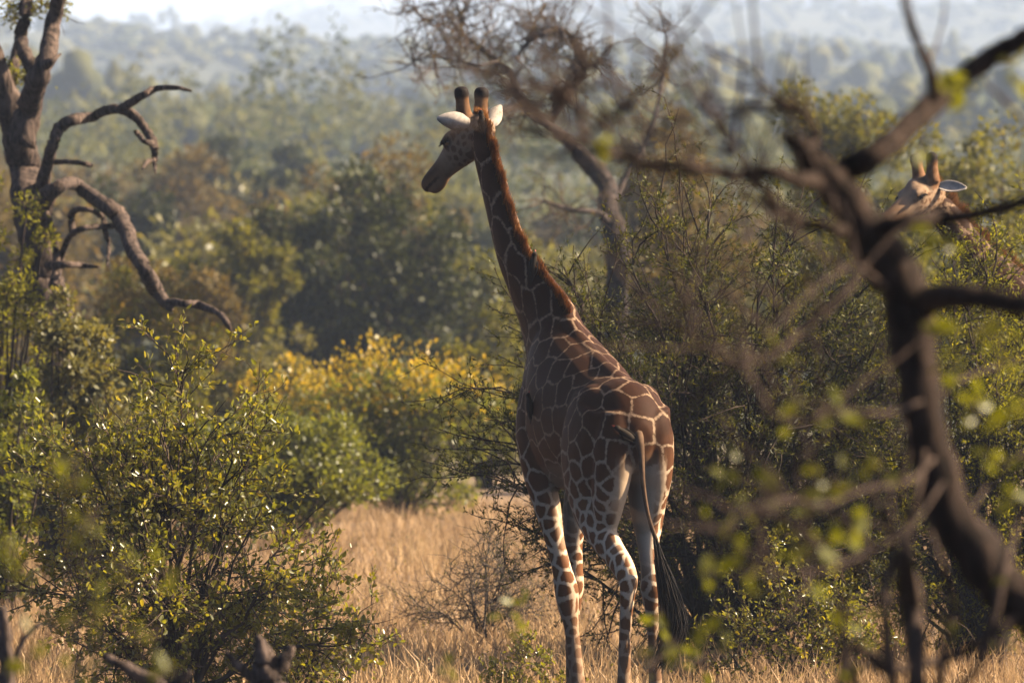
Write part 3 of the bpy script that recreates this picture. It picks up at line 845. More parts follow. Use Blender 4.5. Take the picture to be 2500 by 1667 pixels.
def thorn_bush(loc, h, w, dp, rng, n1=44, n2=16, n3=7, nl=9, leafsize=.022, leafmat='thorn_leaf', twigmat='twig', shape=NARROW, lift=.55, name='thorn_bush', leafstart=.35, r0=.028, single=0, kink=.22, flat=.6, tag_kw=None, minup=.12, llen=(.12, .34), minleaf=.05):
    root = empty(name, loc)
    az = rng.uniform(0, 2 * np.pi, n1); el = np.arcsin(np.clip(rng.uniform(minup, 1, n1) ** .85, 0, 1))
    tgt = np.column_stack([np.cos(az) * np.cos(el) * w / 2, np.sin(az) * np.cos(el) * dp / 2, h * (.12 + .88 * np.sin(el))]) * rng.uniform(.72, 1.03, n1)[:, None]
    st = rng.normal(0, .07, (n1, 3)) * np.array([1, 1, 0]); st[:, 2] = -.05
    mid = st * .4 + tgt * .6 * np.array([.62, .62, 1]) + np.array([0, 0, .1 * h * lift]) + rng.normal(0, .06 * h, (n1, 3))
    tt = np.linspace(0, 1, 8)[None, :, None]
    P1 = (1 - tt) ** 2 * st[:, None] + 2 * tt * (1 - tt) * mid[:, None] + tt ** 2 * tgt[:, None]
    P1[:, 1:] += rng.normal(0, .022 * h, (n1, 7, 3)) * .6
    R1 = r0 * np.linspace(1, .22, 8)[None] * rng.uniform(.6, 1.15, (n1, 1))
    i2 = rng.integers(0, n1, n1 * n2); t2 = rng.uniform(.22, 1, n1 * n2) ** .8
    s2, d1 = along(P1, i2, t2)
    cen = np.array([0, 0, h * .42])
    outw = norm(s2 - cen)
    L2_ = rng.uniform(.10, .24, len(i2)) * (w + h) / 2
    P2, _ = zig(s2, d1 * .5 + outw * .5 + rng.normal(0, .6, (len(i2), 3)) + np.array([0, 0, .15]), L2_, 6, rng, kink)
    R2 = np.linspace(.0085, .003, 6)[None] * rng.uniform(.7, 1.2, (len(i2), 1)) * r0 / .028
    i3 = rng.integers(0, len(i2), len(i2) * n3); t3 = rng.uniform(.15, 1, len(i3))
    s3, d2 = along(P2, i3, t3)
    P3, _ = zig(s3, d2 * .6 + rng.normal(0, .7, (len(i3), 3)) + np.array([0, 0, .15]), rng.uniform(*llen, len(i3)), 4, rng, kink)
    ok = P3[:, :, 2].min(1) > .03
    P3 = P3[ok]
    R3 = np.linspace(.0034, .0016, 4)[None] * np.ones((len(P3), 1))
    v, f = join([tubes(P1, R1, 6), tubes(P2, R2, 4), tubes(P3, R3, 3)])
    v[:, 2] = np.maximum(v[:, 2], -.05)
    obj('stems', v, f, M[twigmat], root, kind='stuff')
    # leaves sit on the outer twigs
    s_in = np.linalg.norm((P3[:, 1] - cen) / np.array([w / 2, dp / 2, h * .58]), axis=1)
    pr = np.clip((s_in - leafstart) / .45, minleaf, 1)
    idx = np.repeat(np.arange(len(P3)), nl)
    idx = idx[rng.uniform(0, 1, len(idx)) < pr[idx]]
    lp_, ld = along(P3, idx, rng.uniform(.1, 1, len(idx)))
    sz = leafsize * rng.uniform(.6, 1.3, len(idx))
    axis = ld * .5 + rng.normal(0, .6, (len(idx), 3)) + np.array([0, 0, .2])
    lp_ = lp_ + rng.normal(0, leafsize * .25, lp_.shape)
    if single:
        order = np.argsort(lp_[:, 1] - .6 * np.abs(lp_[:, 2] - h * .55))
        pick = order[:single * 3][::3]
        rest = np.setdiff1d(np.arange(len(lp_)), pick)
        vv, ff = leaves(np.zeros((4, 3)), np.tile([[0, 0, 1.0]], (4, 1)), np.ones(4), rng, shape)
        nt_ = len(shape[0])
        protos = [make_mesh('leaf', vv[k * nt_:(k + 1) * nt_], shape[1], M[leafmat]) for k in range(4)]
        for k in pick:
            o = bpy.data.objects.new('leaf', protos[k % 4]); col.objects.link(o); o.parent = root
            o.location = lp_[k]; o.scale = (sz[k],) * 3
            o.rotation_euler = Vector(axis[k]).to_track_quat('Z', 'X').to_euler()
        lp_, axis, sz = lp_[rest], axis[rest], sz[rest]
    v, f = leaves(lp_, axis, sz, rng, shape, flat)
    obj('foliage', v, f, M[leafmat], root, kind='stuff')
    if tag_kw: tag(root, **tag_kw)
    return root


def dome_bush(loc, h, w, dp, rng, mat, label, cat='bush', name='bush', ncl=46, nleaf=190, leaf=.075, cl=.15, twigmat='twig', shape=LEAF4, low=.0, top=None, trunk=0.0, group=None, upright=0.0, thin=1.0):
    root = empty(name, loc)
    g = rng.normal(0, 1, (ncl, 3)); g = norm(g)
    lob = 1 + .16 * np.sin(3 * np.arctan2(g[:, 1], g[:, 0]) + rng.uniform(0, 6)) + .14 * np.sin(5 * np.arctan2(g[:, 2], g[:, 0]) + rng.uniform(0, 6))
    r = rng.uniform(.12, 1, ncl) ** .5 * lob * .86
    zc = low * h + (1 - low) * h * .5
    C = np.column_stack([g[:, 0] * r * w / 2, g[:, 1] * r * dp / 2, zc + g[:, 2] * r * (1 - low) * h * .5])
    C[:, 2] = np.clip(C[:, 2], max(.05 * h * (1 - low) + low * h * .9, .06), h * 1.02)
    cr = cl * w * rng.uniform(.55, 1.2, ncl)
    idx = np.repeat(np.arange(ncl), nleaf)
    o = rng.normal(0, 1, (len(idx), 3)); o = norm(o) * rng.uniform(.15, 1, (len(idx), 1)) ** .55
    pos = C[idx] + o * (cr[idx] * rng.uniform(.75, 1.12, len(idx)))[:, None] * np.array([1, 1, .85 + upright])
    ok = pos[:, 2] > .04
    pos, o, idx = pos[ok], o[ok], idx[ok]
    ax_ = o * .7 + rng.normal(0, .6, o.shape) + np.array([0, 0, .25 + upright])
    sz = leaf * rng.uniform(.6, 1.35, len(idx))
    v, f = leaves(pos, ax_, sz, rng, shape, .5)
    obj('crown', v, f, M[mat], root, kind='stuff')
    if top:                                    # fresh coloured growth at the top of the bush
        m, frac, lh = top
        t_idx = np.where(C[:, 2] > h * lh)[0]
        k = rng.choice(t_idx, int(len(idx) * frac))
        o = norm(rng.normal(0, 1, (len(k), 3)) + np.array([0, 0, 1.1]))
        p = C[k] + o * cr[k][:, None] * rng.uniform(.9, 1.35, (len(k), 1))
        v, f = leaves(p, o + rng.normal(0, .4, o.shape) + np.array([0, 0, .5]), leaf * rng.uniform(.7, 1.4, len(k)), rng, shape, .2)
        obj('new_growth', v, f, M[m], root, kind='stuff')
    nb = ncl
    st = rng.normal(0, .04 * w, (nb, 3)); st[:, 2] = -.05
    if trunk:
        st = np.zeros((nb, 3)); st[:, 2] = h * max(low, .15) * rng.uniform(.6, 1.1, nb)
    mid = st * .55 + C * .45 + np.array([0, 0, .08 * h]) + rng.normal(0, .04 * w, (nb, 3))
    t = np.linspace(0, 1, 6)[None, :, None]
    P = (1 - t) ** 2 * st[:, None] + 2 * t * (1 - t) * mid[:, None] + t ** 2 * C[:, None]
    R = (.011 * h ** .5) * np.linspace(1.2, .3, 6)[None] * rng.uniform(.6, 1.3, (nb, 1))
    s3 = C[np.repeat(np.arange(nb), 8)]
    P3, _ = zig(s3, rng.normal(0, 1, s3.shape) + np.array([0, 0, .3]), cr[np.repeat(np.arange(nb), 8)] * rng.uniform(.7, 1.2, len(s3)), 4, rng, .25)
    parts = [tubes(P, R, 5), tubes(P3, .004 * h ** .5 * np.linspace(1, .4, 4)[None] * np.ones((len(P3), 1)), 3)]
    if trunk:
        parts.append(limb([(0, 0, -.1), (trunk * .5, 0, h * low * .5), (0, 0, h * max(low, .15) * 1.1)], [trunk, trunk * .8, trunk * .6], rng, 8, 4))
    v, f = join(parts)
    obj('trunk' if trunk else 'stems', v, f, M[twigmat], root, kind=None if trunk else 'stuff')
    tag(root, label, cat, group)
    return root


def rng_(k): return np.random.default_rng(k)


# tall thorn bush behind the giraffe, and its neighbour to the side
thorn_bush(base_pt(1740, 46.0), 4.15, 4.5, 3.2, rng_(11), n1=84, n2=18, n3=6, nl=15, minleaf=.45, leafsize=.042, leafstart=.2, tag_kw=dict(label='big dense thorn bush with tiny leaves right behind the giraffe', cat='bush'))
thorn_bush(base_pt(2390, 46.6), 3.6, 3.2, 2.2, rng_(12), n1=54, n2=14, n3=7, nl=12, minleaf=.35, leafsize=.046, leafstart=.2, leafmat='thorn_leaf_bright', tag_kw=dict(label='yellow green thorn bush hiding the neck of the browsing giraffe', cat='bush'))
thorn_bush(base_pt(1175, 50), 1.1, 1.5, 1.2, rng_(13), n1=20, n2=9, n3=5, nl=3, leafsize=.026, twigmat='twig_grey', name='thorn_scrub', r0=.012, tag_kw=dict(label='low twiggy thorn scrub in the dry grass left of the giraffe legs', cat='bush'))
# leafy shrubs in focus
thorn_bush(base_pt(420, 40.5), 2.72, 2.9, 2.0, rng_(14), n1=38, n2=13, n3=6, nl=6, leafsize=.05, leafmat='gloss_leaf', twigmat='twig_brown', shape=LEAF6, name='leafy_shrub', leafstart=.15, r0=.022, single=290, kink=.2, llen=(.1, .26), tag_kw=dict(label='wide shrub with small glossy round leaves and many bare stems', cat='shrub'))
thorn_bush(base_pt(760, 41.6), 1.35, 1.6, 1.0, rng_(15), n1=14, n2=9, n3=4, nl=5, leafsize=.05, leafmat='gloss_leaf', twigmat='twig_brown', shape=LEAF6, name='leafy_shrub', leafstart=.1, r0=.014, llen=(.1, .24), tag_kw=dict(label='low spreading glossy leaved shrub at the edge of the dry grass', cat='shrub'))
thorn_bush(base_pt(1930, 43), 1.25, 1.5, .9, rng_(16), n1=16, n2=9, n3=5, nl=5, leafsize=.04, leafmat='gloss_leaf', twigmat='twig_brown', shape=LEAF6, name='leafy_shrub', leafstart=.1, r0=.012, llen=(.08, .2), tag_kw=dict(label='small shiny shrub growing at the foot of the big thorn bush', cat='shrub'))
thorn_bush(base_pt(1285, 42.6), .5, .8, .5, rng_(17), n1=10, n2=5, n3=4, nl=4, leafsize=.045, leafmat='gloss_leaf', twigmat='twig_brown', shape=LEAF6, name='leafy_plant', leafstart=.0, r0=.008, llen=(.06, .14), tag_kw=dict(label='knee high leafy plant beside the front hooves of the giraffe', cat='plant'))

# bushes of the middle distance: px, top row, width px, distance
def mid(px, ytop, wpx, d, mat, label, seed, **kw):
    b = base_pt(px, d)
    h = CZ + (HY - ytop) * K * d - b[2]
    w = wpx * K * d
    return dome_bush(b, h, w, kw.pop('dp', .8) * w, rng_(seed), mat, label, **kw)

mid(725, 945, 440, 70, 'lush_leaf', 'rounded light green leafy bush at the back of the grass patch', 21, ncl=60, nleaf=230, leaf=.07, cl=.16)
mid(500, 985, 400, 66, 'lush_leaf', 'green bush right behind the wide glossy leaved shrub', 46, ncl=44, nleaf=190, leaf=.068)
mid(250, 960, 420, 60, 'grey_leaf', 'soft grey green bush between the glossy shrub and the dead stump', 47, ncl=44, nleaf=190, leaf=.064)
mid(975, 850, 560, 81, 'lush_leaf', 'broad bush with golden yellow new leaves on top', 22, ncl=70, nleaf=210, leaf=.075, top=('gold_leaf', .16, .55))
mid(690, 885, 330, 84, 'yellow_leaf', 'lime yellow bush left of the golden topped bush', 23, ncl=46, nleaf=180, leaf=.075, top=('gold_leaf', .08, .6))
mid(885, 375, 700, 126, 'dark_leaf', 'large dark green rounded tree in front of the hazy slope', 24, cat='tree', name='dark_tree', ncl=130, nleaf=190, leaf=.15, cl=.11, trunk=.22, low=.06)
mid(570, 490, 320, 121, 'olive_leaf', 'olive green tree leaning against the large dark tree', 25, cat='tree', name='olive_tree', ncl=60, nleaf=160, leaf=.15, cl=.14, trunk=.16, low=.1)
mid(930, 345, 420, 150, 'rust_leaf', 'russet brown tree top showing above the large dark tree', 26, cat='tree', name='rust_tree', ncl=50, nleaf=120, leaf=.17, trunk=.15, low=.2)
mid(360, 610, 400, 86, 'olive_leaf', 'olive and orange tinged bush behind the hanging dead branch', 27, ncl=56, nleaf=190, leaf=.095, top=('rust_leaf', .12, .6))
mid(560, 855, 260, 88, 'grey_leaf', 'low grey green bush between the lime bush and the glossy shrub', 28, ncl=36, nleaf=170, leaf=.085)
mid(690, 745, 230, 100, 'grey_leaf', 'dull half bare bush in front of the olive tree', 29, ncl=30, nleaf=70, leaf=.09, twigmat='twig_grey')
mid(160, 690, 370, 59, 'grey_leaf', 'silvery green bush at the foot of the dead tree', 30, ncl=60, nleaf=210, leaf=.07)
mid(10, 880, 260, 54, 'lush_leaf', 'fresh bright green bush beside the silvery green bush', 31, ncl=40, nleaf=200, leaf=.065)
mid(5, 365, 330, 60.5, 'thorn_leaf_bright', 'feathery yellow green thorn tree touching the dead trunk', 32, cat='tree', name='thorn_tree', ncl=48, nleaf=150, leaf=.07, cl=.17, trunk=.08, low=.1, shape=NARROW)
mid(500, 590, 260, 106, 'rust_leaf', 'orange tinted bush between the dead branch and the olive tree', 33, ncl=36, nleaf=130, leaf=.12)
mid(330, 415, 260, 170, 'dark_leaf', 'deep green tree seen through the loop of dead branches', 34, cat='tree', name='dark_tree', ncl=50, nleaf=130, leaf=.2, trunk=.15, low=.1)
mid(450, 330, 330, 205, 'rust_leaf', 'grey brown leafless looking thicket under the dead branch tip', 35, cat='tree', name='brown_tree', ncl=50, nleaf=110, leaf=.22, trunk=.15, low=.1)
mid(560, 290, 240, 262, 'dark_leaf', 'bluish dark tree standing out on the lower slope', 36, cat='tree', name='dark_tree', ncl=50, nleaf=120, leaf=.3, trunk=.2, low=.1)
mid(715, 290, 150, 268, 'dark_leaf', 'narrow dark tree next to the bluish dark tree', 37, cat='tree', name='dark_tree', ncl=34, nleaf=110, leaf=.3, trunk=.2, low=.1)
mid(640, 390, 220, 215, 'dark_leaf', 'dark low tree below the bluish dark tree', 38, cat='tree', name='dark_tree', ncl=40, nleaf=120, leaf=.25, trunk=.2, low=.1)
mid(2040, 75, 360, 112, 'olive_leaf', 'tall loose olive tree with dark forked limbs behind the snaking branch', 39, cat='tree', name='olive_tree', ncl=66, nleaf=190, leaf=.12, cl=.15, trunk=.16, low=.25)
mid(1600, 60, 280, 135, 'rust_leaf', 'wispy tawny tree with upright thin sprays', 40, cat='tree', name='tawny_tree', ncl=54, nleaf=130, leaf=.15, cl=.15, trunk=.14, low=.25, twigmat='twig_brown', shape=NARROW)
mid(2380, 190, 420, 98, 'olive_leaf', 'thin crowned olive brown tree above the browsing giraffe', 41, cat='tree', name='olive_tree', ncl=60, nleaf=150, leaf=.12, cl=.15, trunk=.13, low=.2, twigmat='twig_brown')
mid(1330, 480, 300, 104, 'grey_leaf', 'dull brown green thicket behind the giraffe neck', 42, ncl=46, nleaf=130, leaf=.11, twigmat='twig_brown')
mid(1650, 330, 420, 92, 'rust_leaf', 'brown open thicket rising behind the big thorn bush', 43, cat='tree', name='brown_tree', ncl=60, nleaf=120, leaf=.1, twigmat='twig_brown', trunk=.1, low=.1)
mid(2130, 330, 420, 88, 'olive_leaf', 'leafy olive thicket behind the horns of the browsing giraffe', 44, ncl=54, nleaf=140, leaf=.1, twigmat='twig_brown')
mid(1180, 690, 260, 96, 'olive_leaf', 'olive bush half hidden by the giraffe neck base', 45, ncl=40, nleaf=140, leaf=.095)

# trees scattered over the near slope
proto = []
for k, (mt, h_, w_) in enumerate([('olive_leaf', 5.5, 5.5), ('dark_leaf', 5.0, 6.0), ('rust_leaf', 5.0, 5.0), ('grey_leaf', 4.6, 5.4)]):
    r_ = rng_(60 + k)
    lab = ['olive crowned bushveld tree on the lower hazy slope', 'dark crowned bushveld tree on the lower hazy slope', 'brown crowned bushveld tree on the lower hazy slope', 'grey green bushveld tree on the lower hazy slope'][k]
    proto.append((mt, h_, w_, r_, lab))
rs = rng_(77)
srcs = {}
for k in range(56):
    d = rs.uniform(140, 275); x = rs.uniform(-.105, .105) * d
    kk = rs.integers(0, 4)
    mt, h_, w_, r_, lab = proto[kk]
    s = rs.uniform(.7, 1.15); rot = rs.uniform(0, 6.28)
    loc = (x, d, float(land(x, d)) - .05)
    if kk not in srcs:
        o = dome_bush(loc, h_, w_, w_, r_, mt, lab, cat='tree', name='slope_tree', ncl=44, nleaf=95, leaf=.26, cl=.15, trunk=.14, low=.12, group='trees on the lower slope')
        srcs[kk] = o
    else:
        src = srcs[kk]
        o = src.copy(); col.objects.link(o)
        for ch in src.children:
            c = ch.copy(); col.objects.link(c); c.parent = o
    o.location = loc; o.scale = (s, s, s * rs.uniform(.85, 1.15)); o.rotation_euler = (0, 0, rot)

# the far woods: one mass up to the ridge
rs = rng_(78)
VV, FF, nV = [], [], 0
parts = {0: [], 1: []}
d = 262.0
trees = []
while d < 7500:
    stp = 5.6 + d * .007
    half = .094 * d * 1.22 + 12
    for x in np.arange(-half, half, stp):
        if rs.uniform() < .88:
            trees.append((x + rs.uniform(-.5, .5) * stp, d + rs.uniform(-.6, .6) * stp, rs.uniform()))
    d += stp * (1.0 if d < 6300 else .7)
trees = np.array(trees)
tz = land(trees[:, 0], trees[:, 1])
PHI = (1 + 5 ** .5) / 2
ICO = norm(np.array([(-1, PHI, 0), (1, PHI, 0), (-1, -PHI, 0), (1, -PHI, 0), (0, -1, PHI), (0, 1, PHI), (0, -1, -PHI), (0, 1, -PHI), (PHI, 0, -1), (PHI, 0, 1), (-PHI, 0, -1), (-PHI, 0, 1)]))
ICF = np.array([(0, 11, 5), (0, 5, 1), (0, 1, 7), (0, 7, 10), (0, 10, 11), (1, 5, 9), (5, 11, 4), (11, 10, 2), (10, 7, 6), (7, 1, 8), (3, 9, 4), (3, 4, 2), (3, 2, 6), (3, 6, 8), (3, 8, 9), (4, 9, 5), (2, 4, 11), (6, 2, 10), (8, 6, 7), (9, 8, 1)])
blobs = {0: [], 1: []}
for kk in (0, 1):
    sel = np.where((trees[:, 2] < .55) == (kk == 0))[0]
    P, Sz = [], []
    for q in sel:
        x, y, _ = trees[q]
        n = int(np.clip(34000 / y, 10, 120))
        gs = 1 + y / 2400; h = rs.uniform(3.2, 6.5) * (1.7 if rs.uniform() < .12 else 1) * gs; w = rs.uniform(3.6, 6.4) * gs
        if y > 520:                                   # far off a crown is a few ragged masses
            m = 4 if y < 1500 else 3
            h *= .58 if y > 1200 else .75
            cc_ = np.array([x, y, tz[q] + h * .52]) + rs.normal(0, .3, (m, 3)) * np.array([w, w, h * .55])
            rad = np.array([w, w, h]) * rs.uniform(.2, .42, (m, 1))
            blobs[kk].append(cc_[:, None] + ICO[None] * rad[:, None] * rs.uniform(.6, 1.3, (m, 12, 1)))
            n = 4
        nb = 7
        bc = norm(rs.normal(0, 1, (nb, 3))) * rs.uniform(.3, .75, (nb, 1))
        bi = rs.integers(0, nb, n)
        g = bc[bi] + norm(rs.normal(0, 1, (n, 3))) * rs.uniform(.1, .5, (n, 1))
        P.append(np.array([x, y, tz[q] + h * .5]) + g * np.array([w * .5, w * .5, h * .5]))
        Sz.append(np.full(n, (.36 + y * .00062)) * rs.uniform(.7, 1.3, n))
    P = np.concatenate(P); Sz = np.concatenate(Sz)
    v, f = leaves(P, rs.normal(0, 1, P.shape) + np.array([0, 0, .3]), Sz, rs, LEAF4, .4)
    parts[kk] = (v, f)
v, f = join([parts[0], parts[1]])
bl = [np.concatenate(blobs[k]) for k in (0, 1)]
nb0 = len(bl[0]); bl = np.concatenate(bl)
bf = (ICF[None] + (np.arange(len(bl)) * 12)[:, None, None]).reshape(-1, 3) + len(v)
me = make_mesh('far_woodland', np.concatenate([v, bl.reshape(-1, 3)]), [f, bf], M['far_leaf'])
me.materials.append(M['far_leaf_b'])
mi = np.zeros(len(f) + len(bf), np.int32); mi[len(parts[0][1]):len(f)] = 1; mi[len(f) + nb0 * 20:] = 1
me.polygons.foreach_set('material_index', mi)
o = link('far_woodland', me, kind='stuff')
tag(o, 'hazy bushveld woodland covering the far slope up to the ridge', 'woodland')


# ------------------------------------------------------------------ trees drawn limb by limb
def limb_px(pts, d, rng, dd=(0, 0), sides=10, sub=5, rough=.1, wob=.25, origin=(0, 0, 0), wk=1.0):
    n = len(pts)
    ds = np.linspace(d + dd[0], d + dd[1], n) + rng.normal(0, .004 * d, n)
    P = np.array([at(p[0], p[1], ds[i]) for i, p in enumerate(pts)]) - np.asarray(origin)
    R = [p[2] * .5 * K * d * wk for p in pts]
    return limb(P, R, rng, sides, sub, rough, wob)


r_ = rng_(90)
D = 62.0
o0 = base_pt(120, D)
dead = empty('dead_tree', o0)
v, f = limb_px([(150, 1350, 105), (142, 1000, 100), (125, 750, 98), (105, 690, 96), (92, 600, 84), (72, 500, 82), (62, 420, 78), (50, 350, 78), (25, 270, 64), (5, 190, 52), (-30, 90, 44), (-60, -40, 36)], D, r_, origin=o0, sides=14, rough=.05, wob=.15)
obj('trunk', v, f, M['bark_dead'], dead, True)
for pts, dd in [
    ([(55, 360, 66), (72, 270, 62), (90, 200, 56), (118, 140, 44), (128, 60, 40), (150, -20, 34), (165, -90, 26)], (0, -1)),
    ([(105, 165, 34), (125, 150, 18), (148, 133, 6)], (-.8, -1)),
    ([(88, 180, 40), (65, 140, 36), (50, 95, 34), (62, 40, 32), (70, -60, 24)], (-.4, .6)),
    ([(28, 290, 34), (20, 230, 36), (35, 160, 30), (60, 60, 26)], (.3, 1.0)),
    ([(108, 680, 40), (100, 560, 44), (92, 500, 40), (112, 420, 34), (130, 350, 32), (150, 310, 30), (180, 292, 30), (225, 287, 24), (262, 268, 26), (300, 270, 24), (335, 290, 24), (362, 325, 22), (378, 365, 20), (378, 400, 12), (380, 424, 4)], (0, -1.6)),
    ([(295, 268, 22), (320, 252, 22), (352, 232, 18), (385, 216, 15), (430, 214, 12), (468, 223, 6)], (-1.1, -2.2)),
    ([(368, 350, 16), (352, 345, 12), (338, 328, 14), (330, 322, 9)], (-1.5, -1.6)),
    ([(378, 390, 12), (360, 396, 12), (348, 412, 5)], (-1.6, -1.7)),
    ([(135, 395, 14), (170, 395, 12), (205, 400, 12), (222, 404, 12)], (-.5, -.9)),
    ([(120, 400, 16), (125, 370, 14), (118, 345, 7)], (-.4, -.3)),
    ([(95, 560, 48), (108, 490, 46), (140, 458, 34), (180, 448, 34), (215, 475, 36), (255, 500, 38), (290, 530, 44), (305, 560, 42), (325, 610, 38), (355, 660, 36), (385, 715, 34), (415, 752, 18)], (0, -2.2)),
    ([(412, 738, 22), (450, 742, 17), (485, 744, 20), (525, 760, 15), (553, 785, 15), (566, 818, 6)], (-2.2, -2.9)),
    ([(140, 700, 20), (146, 640, 18), (168, 580, 16), (195, 560, 15), (240, 553, 15), (292, 552, 14)], (-.2, -1.5)),
    ([(178, 575, 16), (174, 530, 20), (185, 514, 16), (215, 512, 14), (250, 530, 15), (258, 570, 12), (266, 600, 10), (262, 650, 6)], (-.4, -1.2)),
    ([(120, 650, 26), (160, 646, 18), (200, 648, 14), (242, 652, 8)], (-.2, -.8)),
    ([(130, 700, 24), (138, 640, 20), (128, 560, 18), (104, 500, 14)], (-.5, -.5)),
]:
    v, f = limb_px(pts, D, r_, dd, sides=9, origin=o0, rough=.06, wob=.2)
    obj('branch', v, f, M['bark_dead'], dead, True)
tag(dead, 'grey dead tree with forked trunk and arching broken branches', 'tree')
# sprays of a live thorn tree over its fork
sp = empty('leaf_spray', at(60, 20, 62.6))
n = 900
cc = np.array([at(px, py, 62.4) for px, py in [(20, 5), (60, 20), (100, 15), (130, -10), (140, 20), (30, 30), (40, 185), (70, 190), (10, 180)]]) - np.array(sp.location)
idx = r_.integers(0, len(cc), n)
v, f = leaves(cc[idx] + r_.normal(0, .085, (n, 3)), r_.normal(0, 1, (n, 3)), r_.uniform(.05, .1, n), r_, NARROW)
obj('foliage', v, f, M['thorn_leaf_bright'], sp, kind='stuff')
P_, _ = zig(cc[idx[:60]], r_.normal(0, 1, (60, 3)), r_.uniform(.15, .4, 60), 5, r_, .3)
v, f = tubes(P_, np.tile(np.linspace(.008, .003, 5)[None], (60, 1)), 4)
obj('stems', v, f, M['twig_grey'], sp, kind='stuff')
tag(sp, 'yellow green feathery leaf sprays hanging in the fork of the dead tree', 'foliage')

# leafless tree behind the giraffe's neck
r_ = rng_(91)
D = 88.0
o0 = base_pt(1500, D)
bare = empty('bare_tree', o0)
v, f = limb_px([(1500, 1100, 80), (1505, 800, 78), (1505, 620, 74), (1490, 520, 66), (1480, 450, 60), (1440, 400, 58), (1400, 365, 56)], D, r_, origin=o0, sides=12, wk=.78, rough=.06)
obj('trunk', v, f, M['bark_bare'], bare, True)
BR = [
    ([(1410, 370, 50), (1370, 330, 46), (1330, 300, 40), (1290, 270, 34), (1262, 225, 32), (1245, 180, 28), (1215, 150, 22), (1170, 115, 17), (1130, 85, 14), (1125, 40, 10), (1105, -5, 8)], (0, -3)),
    ([(1350, 290, 28), (1365, 240, 26), (1390, 210, 24), (1422, 165, 22), (1425, 150, 20)], (0, -1)),
    ([(1350, 290, 26), (1385, 230, 26), (1420, 190, 28), (1424, 160, 24), (1412, 130, 22), (1400, 100, 22), (1380, 76, 20), (1355, 72, 20), (1325, 84, 20), (1300, 96, 20), (1275, 120, 14), (1262, 150, 12)], (0, -2)),
    ([(1420, 165, 20), (1450, 158, 20), (1466, 145, 10)], (-1, -1.2)),
    ([(1370, 72, 16), (1375, 95, 12), (1372, 112, 6)], (-1.5, -1.6)),
    ([(1300, 270, 24), (1260, 262, 20), (1225, 275, 14)], (-1, -2)),
    ([(1215, 150, 14), (1170, 160, 12), (1120, 150, 10), (1060, 140, 8), (1010, 150, 5)], (-2, -4)),
    ([(1240, 180, 12), (1180, 175, 10), (1110, 165, 8), (1050, 170, 6)], (-1, 2)),
    ([(1180, 120, 12), (1140, 90, 10), (1080, 60, 8), (1030, 45, 6), (1010, 25, 4)], (-3, -4)),
    ([(1200, 140, 10), (1190, 80, 9), (1200, 30, 6)], (-2, 0)),
    ([(1290, 90, 10), (1310, 50, 8), (1330, 10, 5)], (-1, 1)),
    ([(1490, 520, 34), (1530, 430, 28), (1570, 360, 22), (1600, 280, 18), (1620, 180, 14), (1625, 80, 8)], (0, 2)),
    ([(1500, 560, 30), (1460, 520, 24), (1390, 510, 18), (1330, 490, 12)], (0, -2)),
]
tipsP = []
for pts, dd in BR:
    v, f = limb_px(pts, D, r_, dd, sides=8, origin=o0, rough=.07, wob=.25, wk=.62)
    obj('branch', v, f, M['bark_bare'], bare, True)
    m_ = len(pts)
    for i_ in range(m_ // 3, m_):
        tipsP.append(at(pts[i_][0], pts[i_][1], D + dd[0] + (dd[1] - dd[0]) * i_ / (m_ - 1)) - o0)
tipsP = np.array(tipsP)
tipsP = tipsP[tipsP[:, 2] > 4.0]
k_ = r_.integers(0, len(tipsP), 420)
P2, _ = zig(tipsP[k_], r_.normal(0, 1, (420, 3)) + np.array([-.25, 0, .25]), r_.uniform(.3, .9, 420), 6, r_, .28)
i3 = r_.integers(0, 420, 2400)
s3, d3 = along(P2, i3, r_.uniform(.2, 1, 2400))
P3, _ = zig(s3, d3 + r_.normal(0, .7, s3.shape), r_.uniform(.15, .45, 2400), 4, r_, .28)
v, f = join([tubes(P2, np.tile(np.linspace(.014, .005, 6)[None], (420, 1)), 4), tubes(P3, np.tile(np.linspace(.006, .003, 4)[None], (2400, 1)), 3)])
obj('twigs', v, f, M['twig_brown'], bare, kind='stuff')
i4 = r_.integers(0, 2400, 2600)
lp_, ld = along(P3, i4, r_.uniform(.2, 1, 2600))
v, f = leaves(lp_, ld + r_.normal(0, .6, ld.shape), r_.uniform(.04, .09, 2600), r_, NARROW)
obj('crown', v, f, M['rust_leaf'], bare, kind='stuff')
tag(bare, 'nearly leafless tree with crooked looping limbs behind the giraffe head', 'tree')

